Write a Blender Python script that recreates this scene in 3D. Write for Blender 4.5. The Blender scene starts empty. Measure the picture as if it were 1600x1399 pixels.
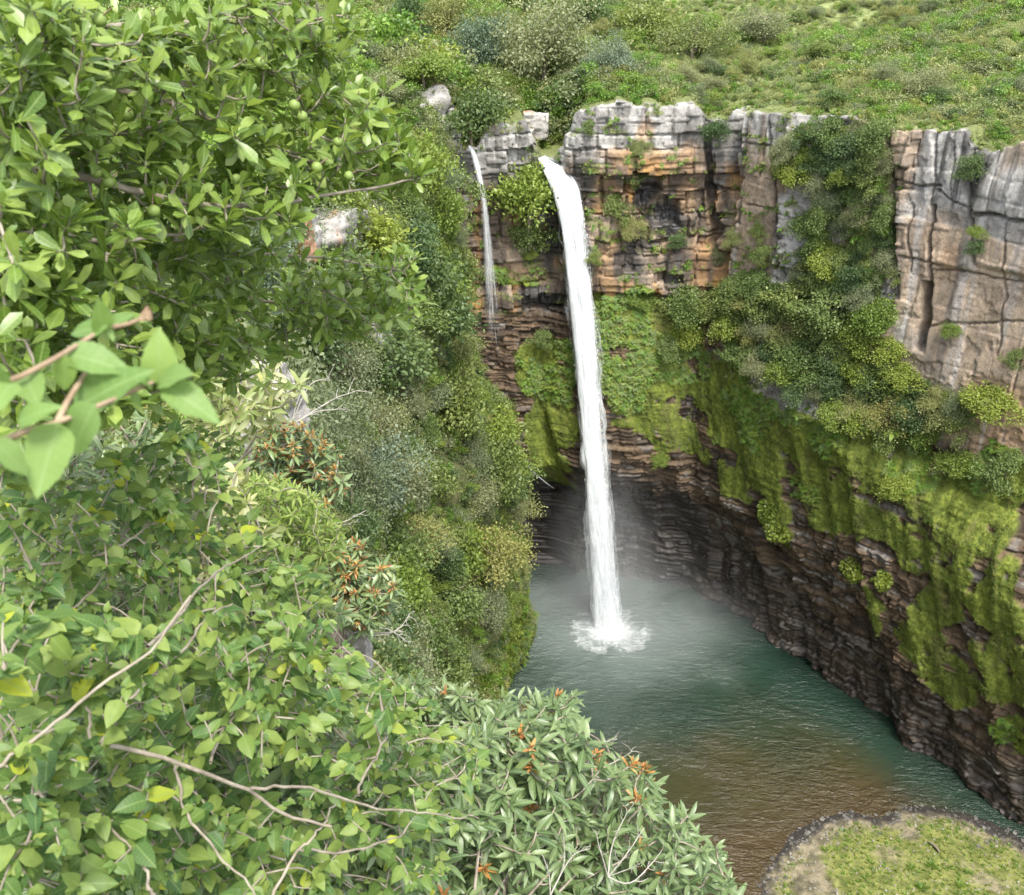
import bpy, math, random
import numpy as np
from mathutils import Matrix, Vector

SC = bpy.context.scene
COL = SC.collection
R = math.radians
random.seed(7)
RNG = np.random.default_rng(7)

# ------------------------------------------------------------------ camera, sky, sun, exposure
CAM_Z = 83.6
PITCH = 25.0
FPX = 1537.0                       # focal length in pixels of the 1600 px wide photograph
cd = bpy.data.cameras.new('camera')
cam = bpy.data.objects.new('camera', cd)
COL.objects.link(cam)
cam.location = (0, 0, CAM_Z)
cam.rotation_euler = (R(90 - PITCH), 0, 0)
cd.sensor_fit = 'HORIZONTAL'
cd.sensor_width = 36.0
cd.lens = 36.0 * FPX / 1600.0
cd.clip_start = 0.05
cd.clip_end = 3000
cd.dof.use_dof = True
cd.dof.focus_distance = 30.0
cd.dof.aperture_fstop = 13.0
SC.camera = cam

SUN_EL, SUN_AZ = 60.0, 162.0       # azimuth clockwise from +Y: high behind the camera
w = bpy.data.worlds.new('World')
SC.world = w
w.use_nodes = True
wn, wl = w.node_tree.nodes, w.node_tree.links
bg = wn['Background']
sky = wn.new('ShaderNodeTexSky')
sky.sky_type = 'NISHITA'
sky.sun_disc = False
sky.sun_elevation = R(SUN_EL)
sky.sun_rotation = R(SUN_AZ)
sky.altitude = 1200
sky.dust_density = 4.0
hs = wn.new('ShaderNodeHueSaturation')
hs.inputs['Saturation'].default_value = 0.30      # bright cloud cover: nearly white sky light
wl.new(sky.outputs[0], hs.inputs['Color'])
wl.new(hs.outputs[0], bg.inputs['Color'])
bg.inputs['Strength'].default_value = 0.125
sl = bpy.data.lights.new('sun', 'SUN')
sl.energy = 1.5
sl.angle = R(16)
sl.color = (1.0, 0.95, 0.87)
sun = bpy.data.objects.new('sun', sl)
COL.objects.link(sun)
sdir = Vector((math.sin(R(SUN_AZ)) * math.cos(R(SUN_EL)), math.cos(R(SUN_AZ)) * math.cos(R(SUN_EL)), math.sin(R(SUN_EL))))
sun.rotation_euler = (-sdir).to_track_quat('-Z', 'Y').to_euler()
sun.location = (-40, -60, 160)

SC.view_settings.view_transform = 'Standard'
SC.view_settings.look = 'None'
SC.view_settings.exposure = 2.1
SC.view_settings.gamma = 1.0
SC.cycles.use_denoising = True
SC.cycles.max_bounces = 8
SC.cycles.transparent_max_bounces = 24
SC.cycles.volume_bounces = 1
SC.cycles.volume_step_rate = 2.0
SC.cycles.volume_max_steps = 128

# ------------------------------------------------------------------ survey: bearings read off the photograph -> points in the place
CT, ST = math.cos(R(PITCH)), math.sin(R(PITCH))
def ray(px, py):
    u = (px - 800.0) / FPX
    v = (699.5 - py) / FPX
    return np.array([u, CT + v * ST, -ST + v * CT])
def atd(px, py, d):
    return np.array([0, 0, CAM_Z]) + ray(px, py) * d
def atY(px, py, Y):
    r = ray(px, py)
    return np.array([0, 0, CAM_Z]) + r * (Y / r[1])
def atZ(px, py, z):
    r = ray(px, py)
    return np.array([0, 0, CAM_Z]) + r * ((z - CAM_Z) / r[2])

# ------------------------------------------------------------------ numeric helpers
def _hash(ix, iy, iz, seed):
    h = (ix.astype(np.int64) * 374761393 + iy.astype(np.int64) * 668265263 + iz.astype(np.int64) * 2147483647 + seed * 1274126177) & 0xFFFFFFFF
    h = ((h ^ (h >> 13)) * 1274126177) & 0xFFFFFFFF
    h = ((h ^ (h >> 16)) * 2246822519) & 0xFFFFFFFF
    h = h ^ (h >> 15)
    return (h & 0xFFFFFF).astype(np.float64) / float(0xFFFFFF)
def vnoise(x, y, z=None, seed=0):
    x = np.asarray(x, float); y = np.asarray(y, float)
    z = np.zeros_like(x) if z is None else np.asarray(z, float)
    ix, iy, iz = np.floor(x), np.floor(y), np.floor(z)
    fx, fy, fz = x - ix, y - iy, z - iz
    fx = fx * fx * (3 - 2 * fx); fy = fy * fy * (3 - 2 * fy); fz = fz * fz * (3 - 2 * fz)
    flat = not np.any(fz) and not np.any(iz)
    out = 0
    for dz in ((0,) if flat else (0, 1)):
        a = _hash(ix, iy, iz + dz, seed) * (1 - fx) + _hash(ix + 1, iy, iz + dz, seed) * fx
        b = _hash(ix, iy + 1, iz + dz, seed) * (1 - fx) + _hash(ix + 1, iy + 1, iz + dz, seed) * fx
        c = a * (1 - fy) + b * fy
        out = out + c * (1.0 if flat else (fz if dz else 1 - fz))
    return out
def fbm(x, y, z=None, oct=4, seed=0):
    t, a, s = 0, 0.5, 0
    for o in range(oct):
        k = 2.03 ** o
        t = t + a * vnoise(np.asarray(x) * k, np.asarray(y) * k, None if z is None else np.asarray(z) * k, seed + o * 17)
        s += a; a *= 0.5
    return t / s
def sstep(a, b, x):
    t = np.clip((x - a) / (b - a), 0, 1)
    return t * t * (3 - 2 * t)
def blocks(s, z, tmin, tmax, wmin, wmax, seed, zmax=90.0):
    """Irregular coursed blocks: two random numbers per block and the distance to its nearest joint."""
    g = np.random.default_rng(seed)
    th = g.uniform(tmin, tmax, int(zmax / tmin) + 8)
    edges = np.concatenate([[-6.0], -6.0 + np.cumsum(th)])
    li = np.clip(np.searchsorted(edges, z) - 1, 0, len(th) - 1)
    wid = g.uniform(wmin, wmax, len(th)); ph = g.uniform(0, 100, len(th))
    W = wid[li]
    u = (s + ph[li]) / W
    c = np.floor(u)
    j0 = (_hash(c, li, np.zeros_like(c), seed) - 0.5) * 0.6
    c = np.where(u - c < j0, c - 1, c)
    j0 = (_hash(c, li, np.zeros_like(c), seed) - 0.5) * 0.6
    j1 = (_hash(c + 1, li, np.zeros_like(c), seed) - 0.5) * 0.6
    over = (u - c) >= 1 + j1
    c = np.where(over, c + 1, c)
    j0 = (_hash(c, li, np.zeros_like(c), seed) - 0.5) * 0.6
    j1 = (_hash(c + 1, li, np.zeros_like(c), seed) - 0.5) * 0.6
    ds = np.minimum(u - c - j0, c + 1 + j1 - u) * W
    dz = np.minimum(z - edges[li], edges[li + 1] - z)
    r1 = _hash(c, li, np.full_like(c, 3), seed + 5)
    r2 = _hash(c, li, np.full_like(c, 9), seed + 11)
    return r1, r2, np.abs(ds), np.abs(dz)

def mesh_np(name, V, F, mat=None, smooth=False, attrs=None):
    V = np.ascontiguousarray(V, dtype=np.float32); F = np.ascontiguousarray(F, dtype=np.int32)
    me = bpy.data.meshes.new(name)
    k = F.shape[1]
    me.vertices.add(len(V)); me.vertices.foreach_set('co', V.ravel())
    me.loops.add(F.size); me.loops.foreach_set('vertex_index', F.ravel())
    me.polygons.add(len(F))
    me.polygons.foreach_set('loop_start', np.arange(0, F.size, k, dtype=np.int32))
    if smooth:
        me.polygons.foreach_set('use_smooth', np.ones(len(F), dtype=bool))
    for nm, (typ, arr) in (attrs or {}).items():
        a = me.attributes.new(nm, typ, 'POINT')
        arr = np.ascontiguousarray(arr, dtype=np.float32)
        a.data.foreach_set({'FLOAT': 'value', 'FLOAT_VECTOR': 'vector', 'FLOAT_COLOR': 'color', 'FLOAT2': 'vector'}[typ], arr.ravel())
    me.update(calc_edges=True)
    if mat is not None:
        me.materials.append(mat)
    return me
def grid_faces(nu, nv, wrap=False):
    """vertex (i, j) has index i * nv + j"""
    i, j = np.meshgrid(np.arange(nu if wrap else nu - 1), np.arange(nv - 1), indexing='ij')
    i2 = (i + 1) % nu
    return np.stack([i * nv + j, i2 * nv + j, i2 * nv + j + 1, i * nv + j + 1], -1).reshape(-1, 4)
class MB:
    """Collects vertex and quad arrays for one mesh."""
    def __init__(self):
        self.v, self.f, self.n, self.a = [], [], 0, []
    def add(self, V, F, uv=None):
        self.v.append(np.asarray(V, float)); self.f.append(np.asarray(F) + self.n); self.n += len(V)
        self.a.append(np.zeros((len(V), 2)) if uv is None else uv)
    def mesh(self, name, mat, smooth=False):
        return mesh_np(name, np.concatenate(self.v), np.concatenate(self.f), mat, smooth, {'lf': ('FLOAT2', np.concatenate(self.a))})
def tube(mb, pts, radii, sides=6):
    P = np.asarray(pts, float); n = len(P)
    rad = np.interp(np.linspace(0, 1, n), np.linspace(0, 1, len(radii)), radii)
    T = np.gradient(P, axis=0); T /= np.linalg.norm(T, axis=1)[:, None] + 1e-9
    ref = np.array([0, 0, 1.0]) if abs(T[0][2]) < 0.9 else np.array([1.0, 0, 0])
    A = np.cross(T, ref); A /= np.linalg.norm(A, axis=1)[:, None] + 1e-9
    B = np.cross(T, A)
    ph = np.linspace(0, 2 * math.pi, sides, endpoint=False)
    V = P[:, None] + rad[:, None, None] * (np.cos(ph)[None, :, None] * A[:, None] + np.sin(ph)[None, :, None] * B[:, None])
    i, j = np.meshgrid(np.arange(n - 1), np.arange(sides), indexing='ij')
    j2 = (j + 1) % sides
    F = np.stack([i * sides + j, i * sides + j2, (i + 1) * sides + j2, (i + 1) * sides + j], -1).reshape(-1, 4)
    mb.add(V.reshape(-1, 3), F)
def smooth_path(P, n):
    P = np.asarray(P, float)
    k = len(P); t = np.linspace(0, k - 1, n)
    i = np.clip(t.astype(int), 0, k - 2); f = (t - i)[:, None]
    p0, p1, p2, p3 = P[np.clip(i - 1, 0, k - 1)], P[i], P[i + 1], P[np.clip(i + 2, 0, k - 1)]
    return 0.5 * ((2 * p1) + (-p0 + p2) * f + (2 * p0 - 5 * p1 + 4 * p2 - p3) * f ** 2 + (-p0 + 3 * p1 - 3 * p2 + p3) * f ** 3)
def in_poly(x, y, poly):
    x = np.asarray(x, float); y = np.asarray(y, float)
    c = np.zeros(x.shape, bool); n = len(poly)
    for a in range(n):
        x0, y0 = poly[a]; x1, y1 = poly[(a + 1) % n]
        if y0 == y1: continue
        k = (y0 > y) != (y1 > y)
        c ^= k & (x < (x1 - x0) * (y - y0) / (y1 - y0) + x0)
    return c

# ------------------------------------------------------------------ objects
def obj(name, me, parent=None, loc=None, rot=None, scl=None):
    o = bpy.data.objects.new(name, me)
    COL.objects.link(o)
    if parent is not None: o.parent = parent
    if loc is not None: o.location = loc
    if rot is not None: o.rotation_euler = rot
    if scl is not None: o.scale = (scl,) * 3 if np.isscalar(scl) else scl
    return o
def tag(o, label, cat=None, group=None, kind=None):
    o['label'] = label
    if cat: o['category'] = cat
    if group: o['group'] = group
    if kind: o['kind'] = kind
    return o
def thing(name, label, cat, loc=(0, 0, 0), group=None):
    o = bpy.data.objects.new(name, None)
    COL.objects.link(o); o.location = loc; o.empty_display_size = 0.2
    return tag(o, label, cat, group)

# ------------------------------------------------------------------ materials
def new_mat(name):
    m = bpy.data.materials.new(name); m.use_nodes = True
    nt = m.node_tree; b = nt.nodes['Principled BSDF']
    return m, nt, b
def N(nt, typ, **kw):
    n = nt.nodes.new(typ)
    for k, v in kw.items(): setattr(n, k, v)
    return n
def mathn(nt, op, a, b=None, clamp=False):
    n = N(nt, 'ShaderNodeMath', operation=op, use_clamp=clamp)
    for i, v in enumerate((a, b)):
        if v is None: continue
        if hasattr(v, 'links') or hasattr(v, 'is_output'): nt.links.new(v, n.inputs[i])
        else: n.inputs[i].default_value = v
    return n.outputs[0]
def mixc(nt, fac, a, b, blend='MIX'):
    n = N(nt, 'ShaderNodeMix', data_type='RGBA', blend_type=blend)
    for sock, v in ((n.inputs[0], fac), (n.inputs[6], a), (n.inputs[7], b)):
        if hasattr(v, 'is_output'): nt.links.new(v, sock)
        elif isinstance(v, (tuple, list)): sock.default_value = (*v[:3], 1)
        else: sock.default_value = v
    return n.outputs[2]
def noise(nt, scale, detail=4, rough=0.55, vec=None, dist=0.0):
    n = N(nt, 'ShaderNodeTexNoise')
    n.inputs['Scale'].default_value = scale; n.inputs['Detail'].default_value = detail
    n.inputs['Roughness'].default_value = rough; n.inputs['Distortion'].default_value = dist
    if vec is not None: nt.links.new(vec, n.inputs['Vector'])
    return n.outputs['Fac']
def ramp(nt, fac, stops):
    n = N(nt, 'ShaderNodeValToRGB')
    e = n.color_ramp.elements
    while len(e) < len(stops): e.new(0.5)
    for el, (p, c) in zip(e, stops):
        el.position = p; el.color = (*c, 1) if len(c) == 3 else c
    nt.links.new(fac, n.inputs[0])
    return n.outputs['Color']
def leaf_mat(name, c1, c2, c3, trans=0.35, rough=0.45, vein=None, spec=0.35, accent=None):
    """Leaf: colour differs leaf by leaf and plant by plant; light passes through the blade."""
    m, nt, b = new_mat(name)
    L = nt.links
    oi = N(nt, 'ShaderNodeObjectInfo'); ge = N(nt, 'ShaderNodeNewGeometry')
    r = mathn(nt, 'FRACT', mathn(nt, 'ADD', oi.outputs['Random'], ge.outputs['Random Per Island']))
    stops = [(0.0, c1), (0.5, c2), (1.0, c3)]
    if accent: stops = [(0.0, c1), (0.46, c2), (0.975, c3), (0.99, accent)]
    c = ramp(nt, r, stops)
    tc = N(nt, 'ShaderNodeTexCoord')
    pl = ramp(nt, oi.outputs['Random'], [(0, (0.72, 0.80, 0.75)), (0.5, (1, 1, 1)), (1, (1.22, 1.12, 1.0))])
    c = mixc(nt, 1.0, c, pl, 'MULTIPLY')
    if vein is not None:
        at = N(nt, 'ShaderNodeAttribute', attribute_name='lf')
        sp = N(nt, 'ShaderNodeSeparateXYZ'); L.new(at.outputs['Vector'], sp.inputs[0])
        ay = mathn(nt, 'ABSOLUTE', sp.outputs['Y'])
        mid = mathn(nt, 'LESS_THAN', ay, 0.025)
        side = mathn(nt, 'SINE', mathn(nt, 'MULTIPLY', mathn(nt, 'SUBTRACT', sp.outputs['X'], mathn(nt, 'MULTIPLY', ay, 0.35)), 50.0))
        side = mathn(nt, 'MULTIPLY', mathn(nt, 'GREATER_THAN', side, 0.86), 0.22)
        v = mathn(nt, 'MAXIMUM', mathn(nt, 'MULTIPLY', mid, 0.5), side)
        c = mixc(nt, v, c, vein)
        blot = noise(nt, 60.0, 3, vec=tc.outputs['Object'])
        c = mixc(nt, 1.0, c, ramp(nt, blot, [(0.3, (0.82, 0.86, 0.8)), (0.7, (1.12, 1.08, 1.1))]), 'MULTIPLY')
    L.new(c, b.inputs['Base Color'])
    b.inputs['Roughness'].default_value = rough
    b.inputs['Specular IOR Level'].default_value = spec
    t = N(nt, 'ShaderNodeBsdfTranslucent')
    L.new(mixc(nt, 1.0, c, (1.2, 1.2, 0.75), 'MULTIPLY'), t.inputs['Color'])
    mx = N(nt, 'ShaderNodeMixShader'); mx.inputs[0].default_value = trans
    L.new(b.outputs[0], mx.inputs[1]); L.new(t.outputs[0], mx.inputs[2])
    L.new(mx.outputs[0], nt.nodes['Material Output'].inputs['Surface'])
    return m
def bark_mat(name, c1, c2, scale=8.0):
    m, nt, b = new_mat(name)
    tc = N(nt, 'ShaderNodeTexCoord')
    n = noise(nt, scale, 6, 0.65, tc.outputs['Object'])
    nt.links.new(ramp(nt, n, [(0.3, c1), (0.7, c2)]), b.inputs['Base Color'])
    b.inputs['Roughness'].default_value = 0.85
    bp = N(nt, 'ShaderNodeBump'); bp.inputs['Strength'].default_value = 0.5; bp.inputs['Distance'].default_value = 0.01
    nt.links.new(n, bp.inputs['Height']); nt.links.new(bp.outputs[0], b.inputs['Normal'])
    return m
def rock_mat(name):
    m, nt, b = new_mat(name)
    L = nt.links
    at = N(nt, 'ShaderNodeAttribute', attribute_name='col'); mo = N(nt, 'ShaderNodeAttribute', attribute_name='moss'); we = N(nt, 'ShaderNodeAttribute', attribute_name='wet')
    tc = N(nt, 'ShaderNodeTexCoord')
    n1 = noise(nt, 1.9, 9, 0.72, tc.outputs['Object']); n2 = noise(nt, 7.0, 6, 0.75, tc.outputs['Object'])
    c = mixc(nt, 1.0, at.outputs['Color'], ramp(nt, n1, [(0.30, (0.55, 0.54, 0.52)), (0.5, (1, 1, 1)), (0.72, (1.35, 1.33, 1.3))]), 'MULTIPLY')
    c = mixc(nt, 0.8, c, ramp(nt, n2, [(0.33, (0.55, 0.55, 0.55)), (0.5, (1, 1, 1)), (0.7, (1.3, 1.3, 1.3))]), 'MULTIPLY')
    c = mixc(nt, 1.0, c, (0.9, 0.9, 0.9), 'MULTIPLY')
    L.new(c, b.inputs['Base Color'])
    r = mathn(nt, 'SUBTRACT', 0.9, mathn(nt, 'MULTIPLY', we.outputs['Fac'], 0.5))
    L.new(r, b.inputs['Roughness'])
    b.inputs['Specular IOR Level'].default_value = 0.35
    h = mathn(nt, 'ADD', mathn(nt, 'MULTIPLY', n1, 0.6), mathn(nt, 'MULTIPLY', n2, 0.3))
    bp = N(nt, 'ShaderNodeBump'); bp.inputs['Strength'].default_value = 0.7; bp.inputs['Distance'].default_value = 0.14
    L.new(h, bp.inputs['Height']); L.new(bp.outputs[0], b.inputs['Normal'])
    return m

M = {}
M['rock'] = rock_mat('rock')
M['bark'] = bark_mat('bark', (0.10, 0.075, 0.05), (0.26, 0.22, 0.17))
M['twig_pale'] = bark_mat('twig_pale', (0.14, 0.115, 0.080), (0.33, 0.29, 0.23), 25)
M['twig_brown'] = bark_mat('twig_brown', (0.16, 0.10, 0.055), (0.36, 0.27, 0.18), 30)
# crowns
M['green'] = leaf_mat('leaf_green', (0.095, 0.140, 0.038), (0.145, 0.200, 0.058), (0.215, 0.275, 0.090))
M['dark'] = leaf_mat('leaf_dark', (0.050, 0.090, 0.034), (0.082, 0.135, 0.050), (0.125, 0.185, 0.070))
M['lime'] = leaf_mat('leaf_lime', (0.125, 0.185, 0.030), (0.185, 0.250, 0.045), (0.260, 0.325, 0.075))
M['grey'] = leaf_mat('leaf_grey', (0.130, 0.160, 0.085), (0.190, 0.220, 0.115), (0.270, 0.300, 0.170))
M['silver'] = leaf_mat('leaf_silver', (0.12, 0.165, 0.11), (0.175, 0.225, 0.15), (0.24, 0.29, 0.205))
M['olive'] = leaf_mat('leaf_olive', (0.145, 0.170, 0.055), (0.215, 0.235, 0.080), (0.300, 0.310, 0.125))
M['straw'] = leaf_mat('blade_straw', (0.15, 0.20, 0.045), (0.23, 0.27, 0.08), (0.34, 0.35, 0.15))
M['bracken'] = leaf_mat('bracken', (0.19, 0.235, 0.085), (0.28, 0.32, 0.13), (0.41, 0.43, 0.23))
M['grass'] = leaf_mat('blade_grass', (0.09, 0.18, 0.025), (0.14, 0.25, 0.035), (0.20, 0.31, 0.06))
M['fern'] = leaf_mat('frond_fern', (0.085, 0.165, 0.022), (0.130, 0.230, 0.032), (0.185, 0.290, 0.050))
M['mossblade'] = leaf_mat('moss_blade', (0.108, 0.152, 0.022), (0.158, 0.208, 0.032), (0.220, 0.265, 0.052))
# plants of the viewpoint
M['fruit_leaf'] = leaf_mat('fruit_tree_leaf', (0.095, 0.165, 0.025), (0.180, 0.265, 0.042), (0.310, 0.385, 0.090), 0.35, 0.36, (0.27, 0.36, 0.12), 0.5)
M['lantana_leaf'] = leaf_mat('ovate_leaf', (0.060, 0.130, 0.038), (0.125, 0.205, 0.048), (0.240, 0.310, 0.075), 0.38, 0.45, (0.23, 0.32, 0.10), 0.3, accent=(0.34, 0.38, 0.03))
M['rosette_leaf'] = leaf_mat('rosette_leaf', (0.070, 0.115, 0.040), (0.120, 0.175, 0.062), (0.200, 0.260, 0.110), 0.25, 0.38, (0.22, 0.31, 0.15), 0.5)
M['bronze_leaf'] = leaf_mat('bronze_leaf', (0.32, 0.13, 0.04), (0.42, 0.22, 0.07), (0.48, 0.33, 0.13), 0.3, 0.5)
M['cream_leaf'] = leaf_mat('cream_leaf', (0.16, 0.22, 0.06), (0.32, 0.36, 0.15), (0.46, 0.46, 0.26), 0.3, 0.4)
M['feather_leaf'] = leaf_mat('feather_leaf', (0.11, 0.19, 0.03), (0.17, 0.25, 0.05), (0.28, 0.34, 0.11), 0.35, 0.55)

M['shoot_leaf'] = leaf_mat('shoot_leaf', (0.15, 0.25, 0.07), (0.19, 0.30, 0.09), (0.24, 0.35, 0.12), 0.4, 0.5, (0.25, 0.36, 0.14), 0.3)
def simple_mat(name, c1, c2, scale, rough=0.8, bump=0.0, detail=6):
    m, nt, b = new_mat(name)
    tc = N(nt, 'ShaderNodeTexCoord')
    n = noise(nt, scale, detail, 0.65, tc.outputs['Object'])
    nt.links.new(ramp(nt, n, [(0.3, c1), (0.7, c2)]), b.inputs['Base Color'])
    b.inputs['Roughness'].default_value = rough
    if bump:
        bp = N(nt, 'ShaderNodeBump'); bp.inputs['Distance'].default_value = bump
        nt.links.new(n, bp.inputs['Height']); nt.links.new(bp.outputs[0], b.inputs['Normal'])
    return m
M['fruit'] = simple_mat('green_fruit', (0.12, 0.185, 0.035), (0.20, 0.27, 0.06), 40, 0.6)
M['soil'] = simple_mat('leaf_litter', (0.03, 0.035, 0.015), (0.09, 0.085, 0.04), 3.0, 0.95, 0.1)
M['turf'] = simple_mat('hill_turf', (0.10, 0.135, 0.04), (0.22, 0.25, 0.09), 0.5, 0.95, 0.2)
M['pebble'] = simple_mat('pebble', (0.035, 0.033, 0.03), (0.16, 0.15, 0.13), 1.5, 0.6)
M['log'] = simple_mat('driftwood', (0.10, 0.08, 0.06), (0.24, 0.20, 0.15), 9, 0.9)

# ------------------------------------------------------------------ the gorge: plan of the cliff edge
CLIFF_PLAN = [(-34, 123.0), (-22, 124.0), (-12, 124.5), (-6, 126.5), (0, 127.5), (4.5, 127.8), (8, 125.8), (14, 125.2), (21, 125.4), (25.5, 125.0),
              (28.5, 122.2), (33, 116.2), (39.8, 107), (48, 96), (57, 82), (66, 66), (74, 50)]
CP = smooth_path(CLIFF_PLAN, 1400)
seg = np.linalg.norm(np.diff(CP, axis=0), axis=1)
CS = np.concatenate([[0], np.cumsum(seg)])
S_MAX = CS[-1]
_t = np.gradient(CP, axis=0); _t /= np.linalg.norm(_t, axis=1)[:, None]
CN = np.stack([_t[:, 1], -_t[:, 0]], 1)                 # towards the gorge
_k = np.ones(61) / 61
CN = np.stack([np.convolve(np.pad(CN[:, i], 30, mode='edge'), _k, 'valid') for i in (0, 1)], 1)
CN /= np.linalg.norm(CN, axis=1)[:, None]
def cpos(s): return np.stack([np.interp(s, CS, CP[:, 0]), np.interp(s, CS, CP[:, 1])], -1)
def cnor(s): return np.stack([np.interp(s, CS, CN[:, 0]), np.interp(s, CS, CN[:, 1])], -1)

def wall_hit(px, py, o=0.0):
    """Where a bearing meets the wall, o metres in front of its edge line: (s, z)."""
    d = ray(px, py)
    Q = CP + CN * o
    ang = Q[:, 0] / Q[:, 1] - d[0] / d[1]
    ix = np.where(np.sign(ang[:-1]) != np.sign(ang[1:]))[0]
    if len(ix) == 0: return 0.0, 0.0
    i = ix[0]; f = ang[i] / (ang[i] - ang[i + 1])
    s = CS[i] + f * (CS[i + 1] - CS[i])
    q = Q[i] + f * (Q[i + 1] - Q[i])
    return s, CAM_Z + d[2] * q[1] / d[1]

# profiles: (bearing of the column, [(height, metres in front of the edge line)])
PROFILES = [
    (560, [(0, -5), (15, -5), (20, 0), (72, 0)]),
    (735, [(0, -7), (16, -7), (20, -1), (40, .6), (52, 0), (58, -1.0), (72, -1.2)]),
    (800, [(0, -8), (15, -8), (18, -2), (22, .6), (34, 1.2), (44, 1.0), (47, 1.2), (47.4, .2), (51, .4), (51.3, 1.2), (54, 1.0), (58, 0.3), (72, .3)]),
    (870, [(0, -8), (14, -8), (18, -3), (22, .8), (34, 1.6), (44, .8), (47, .4), (55, -.6), (61, -.6), (72, -.4)]),
    (935, [(0, -8), (11, -7.5), (16, -3), (19, 1.4), (24, 2.6), (36, 2.4), (44, 1.3), (47.6, .3), (47.9, 1.2), (56, 1.3), (57, .3), (61, .5), (63, 1.5), (72, 1.3)]),
    (1010, [(0, -6), (10, -6), (16, -2.2), (20, 1.2), (24, 2.5), (36, 2.3), (44, 1.2), (47.4, .0), (47.8, 1.3), (54, 1.2), (54.3, .2), (58, .4), (61.2, .8), (61.6, 1.7), (72, 1.2)]),
    (1100, [(0, -3), (9, -3.4), (15, -1.4), (19, 1.2), (24, 2), (36, 1.8), (44, .8), (56, .2), (62, .4), (63, 1.0), (72, .8)]),
    (1138, [(0, -2.4), (9, -3.4), (15, -1), (19, 1.2), (24, 2), (36, 2.2), (44, .8), (50, -1.2), (72, -1.8)]),
    (1150, [(0, -2.4), (9, -3.4), (15, -1), (19, 1.2), (24, 2), (36, 2.4), (44, 1.4), (48, .6), (56, .9), (72, 1.0)]),
    (1205, [(0, -2.4), (8, -3.2), (15, -.8), (20, 1.6), (30, 2.8), (38, 3.2), (42, 2.0), (48, .9), (72, 1.1)]),
    (1300, [(0, -2.6), (7, -3.2), (14, -1), (20, 1.6), (29, 3.0), (36, 4.4), (40, 3.6), (46, 1.4), (56, .2), (64, -.8), (72, -.8)]),
    (1392, [(0, -2.6), (6, -3.2), (13, -1), (19, 1.8), (29, 3.2), (35, 4.4), (39, 3.0), (43, 1.0), (54, -.1), (72, -.7)]),
    (1400, [(0, -2.4), (6, -2.0), (13, .6), (19, 2.6), (29, 3.4), (35, 4.2), (38.5, 2.6), (40, .8), (43, .5), (56, .5), (72, .4)]),
    (1500, [(0, -1.3), (5, -.6), (11, 1.3), (17, 2.8), (28, 3.8), (33, 4.0), (36, 2.4), (37, .6), (44, .4), (57.5, .0), (58, 0.4), (72, .3)]),
    (1600, [(0, .6), (4, .8), (9, 2.0), (16, 3.0), (27, 4.0), (31, 3.8), (34, 2.2), (35, .6), (58.2, -.1), (58.8, .8), (72, .7)]),
    (1800, [(0, 1.6), (9, 1.8), (16, 3), (27, 4.0), (31, 3.8), (34, 2.2), (35, .6), (58.2, 0), (58.8, .9), (72, .7)]),
]
_ps = np.array([wall_hit(p, 400)[0] for p, _ in PROFILES])
_zz = np.linspace(-3, 76, 633)
_pt = np.stack([np.interp(_zz, [a for a, _ in pr], [b for _, b in pr]) for _, pr in PROFILES])
def prof(s, z):
    s = np.asarray(s, float); z = np.asarray(z, float)
    k = np.clip(np.searchsorted(_ps, s) - 1, 0, len(_ps) - 2)
    f = np.clip((s - _ps[k]) / (_ps[k + 1] - _ps[k]), 0, 1)
    f = f * f * (3 - 2 * f)
    zi = np.clip((z + 3) / 79 * 632, 0, 631.001); zi0 = zi.astype(int); zf = zi - zi0
    a = _pt[k, zi0] * (1 - zf) + _pt[k, zi0 + 1] * zf
    b = _pt[k + 1, zi0] * (1 - zf) + _pt[k + 1, zi0 + 1] * zf
    return a * (1 - f) + b * f
def wuv(px, py):
    o = 0.0
    for _ in range(6):
        s, z = wall_hit(px, py, o)
        o = 0.5 * o + 0.5 * float(prof(s, z))
    return s, z
def wpoint(s, z, out=0.0):
    p = cpos(s) + cnor(s) * (prof(s, z) + out)[..., None] if np.ndim(s) else cpos(s) + cnor(s) * (float(prof(s, z)) + out)
    return np.concatenate([p, np.asarray(z, float)[..., None]], -1)

RIM = [(300, 150), (560, 150), (640, 152), (665, 142), (690, 140), (712, 165), (722, 226), (745, 230), (758, 200), (800, 196), (822, 190), (834, 215), (846, 249),
       (866, 252), (880, 222), (893, 180), (905, 169), (960, 163), (1050, 166), (1092, 166), (1108, 186), (1135, 190), (1146, 168), (1180, 176), (1215, 180), (1255, 176),
       (1330, 182), (1392, 200), (1440, 205), (1505, 206), (1520, 232), (1545, 240), (1600, 225), (1800, 240)]
_rs = np.array([wuv(a, b) for a, b in RIM])
_o = np.argsort(_rs[:, 0]); _rs = _rs[_o]
RIMS = np.maximum.accumulate(_rs[:, 0]); RIMZ = _rs[:, 1]
def zrim(s): return np.interp(s, RIMS, RIMZ)
print('rim', np.round(RIMZ, 1))

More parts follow.
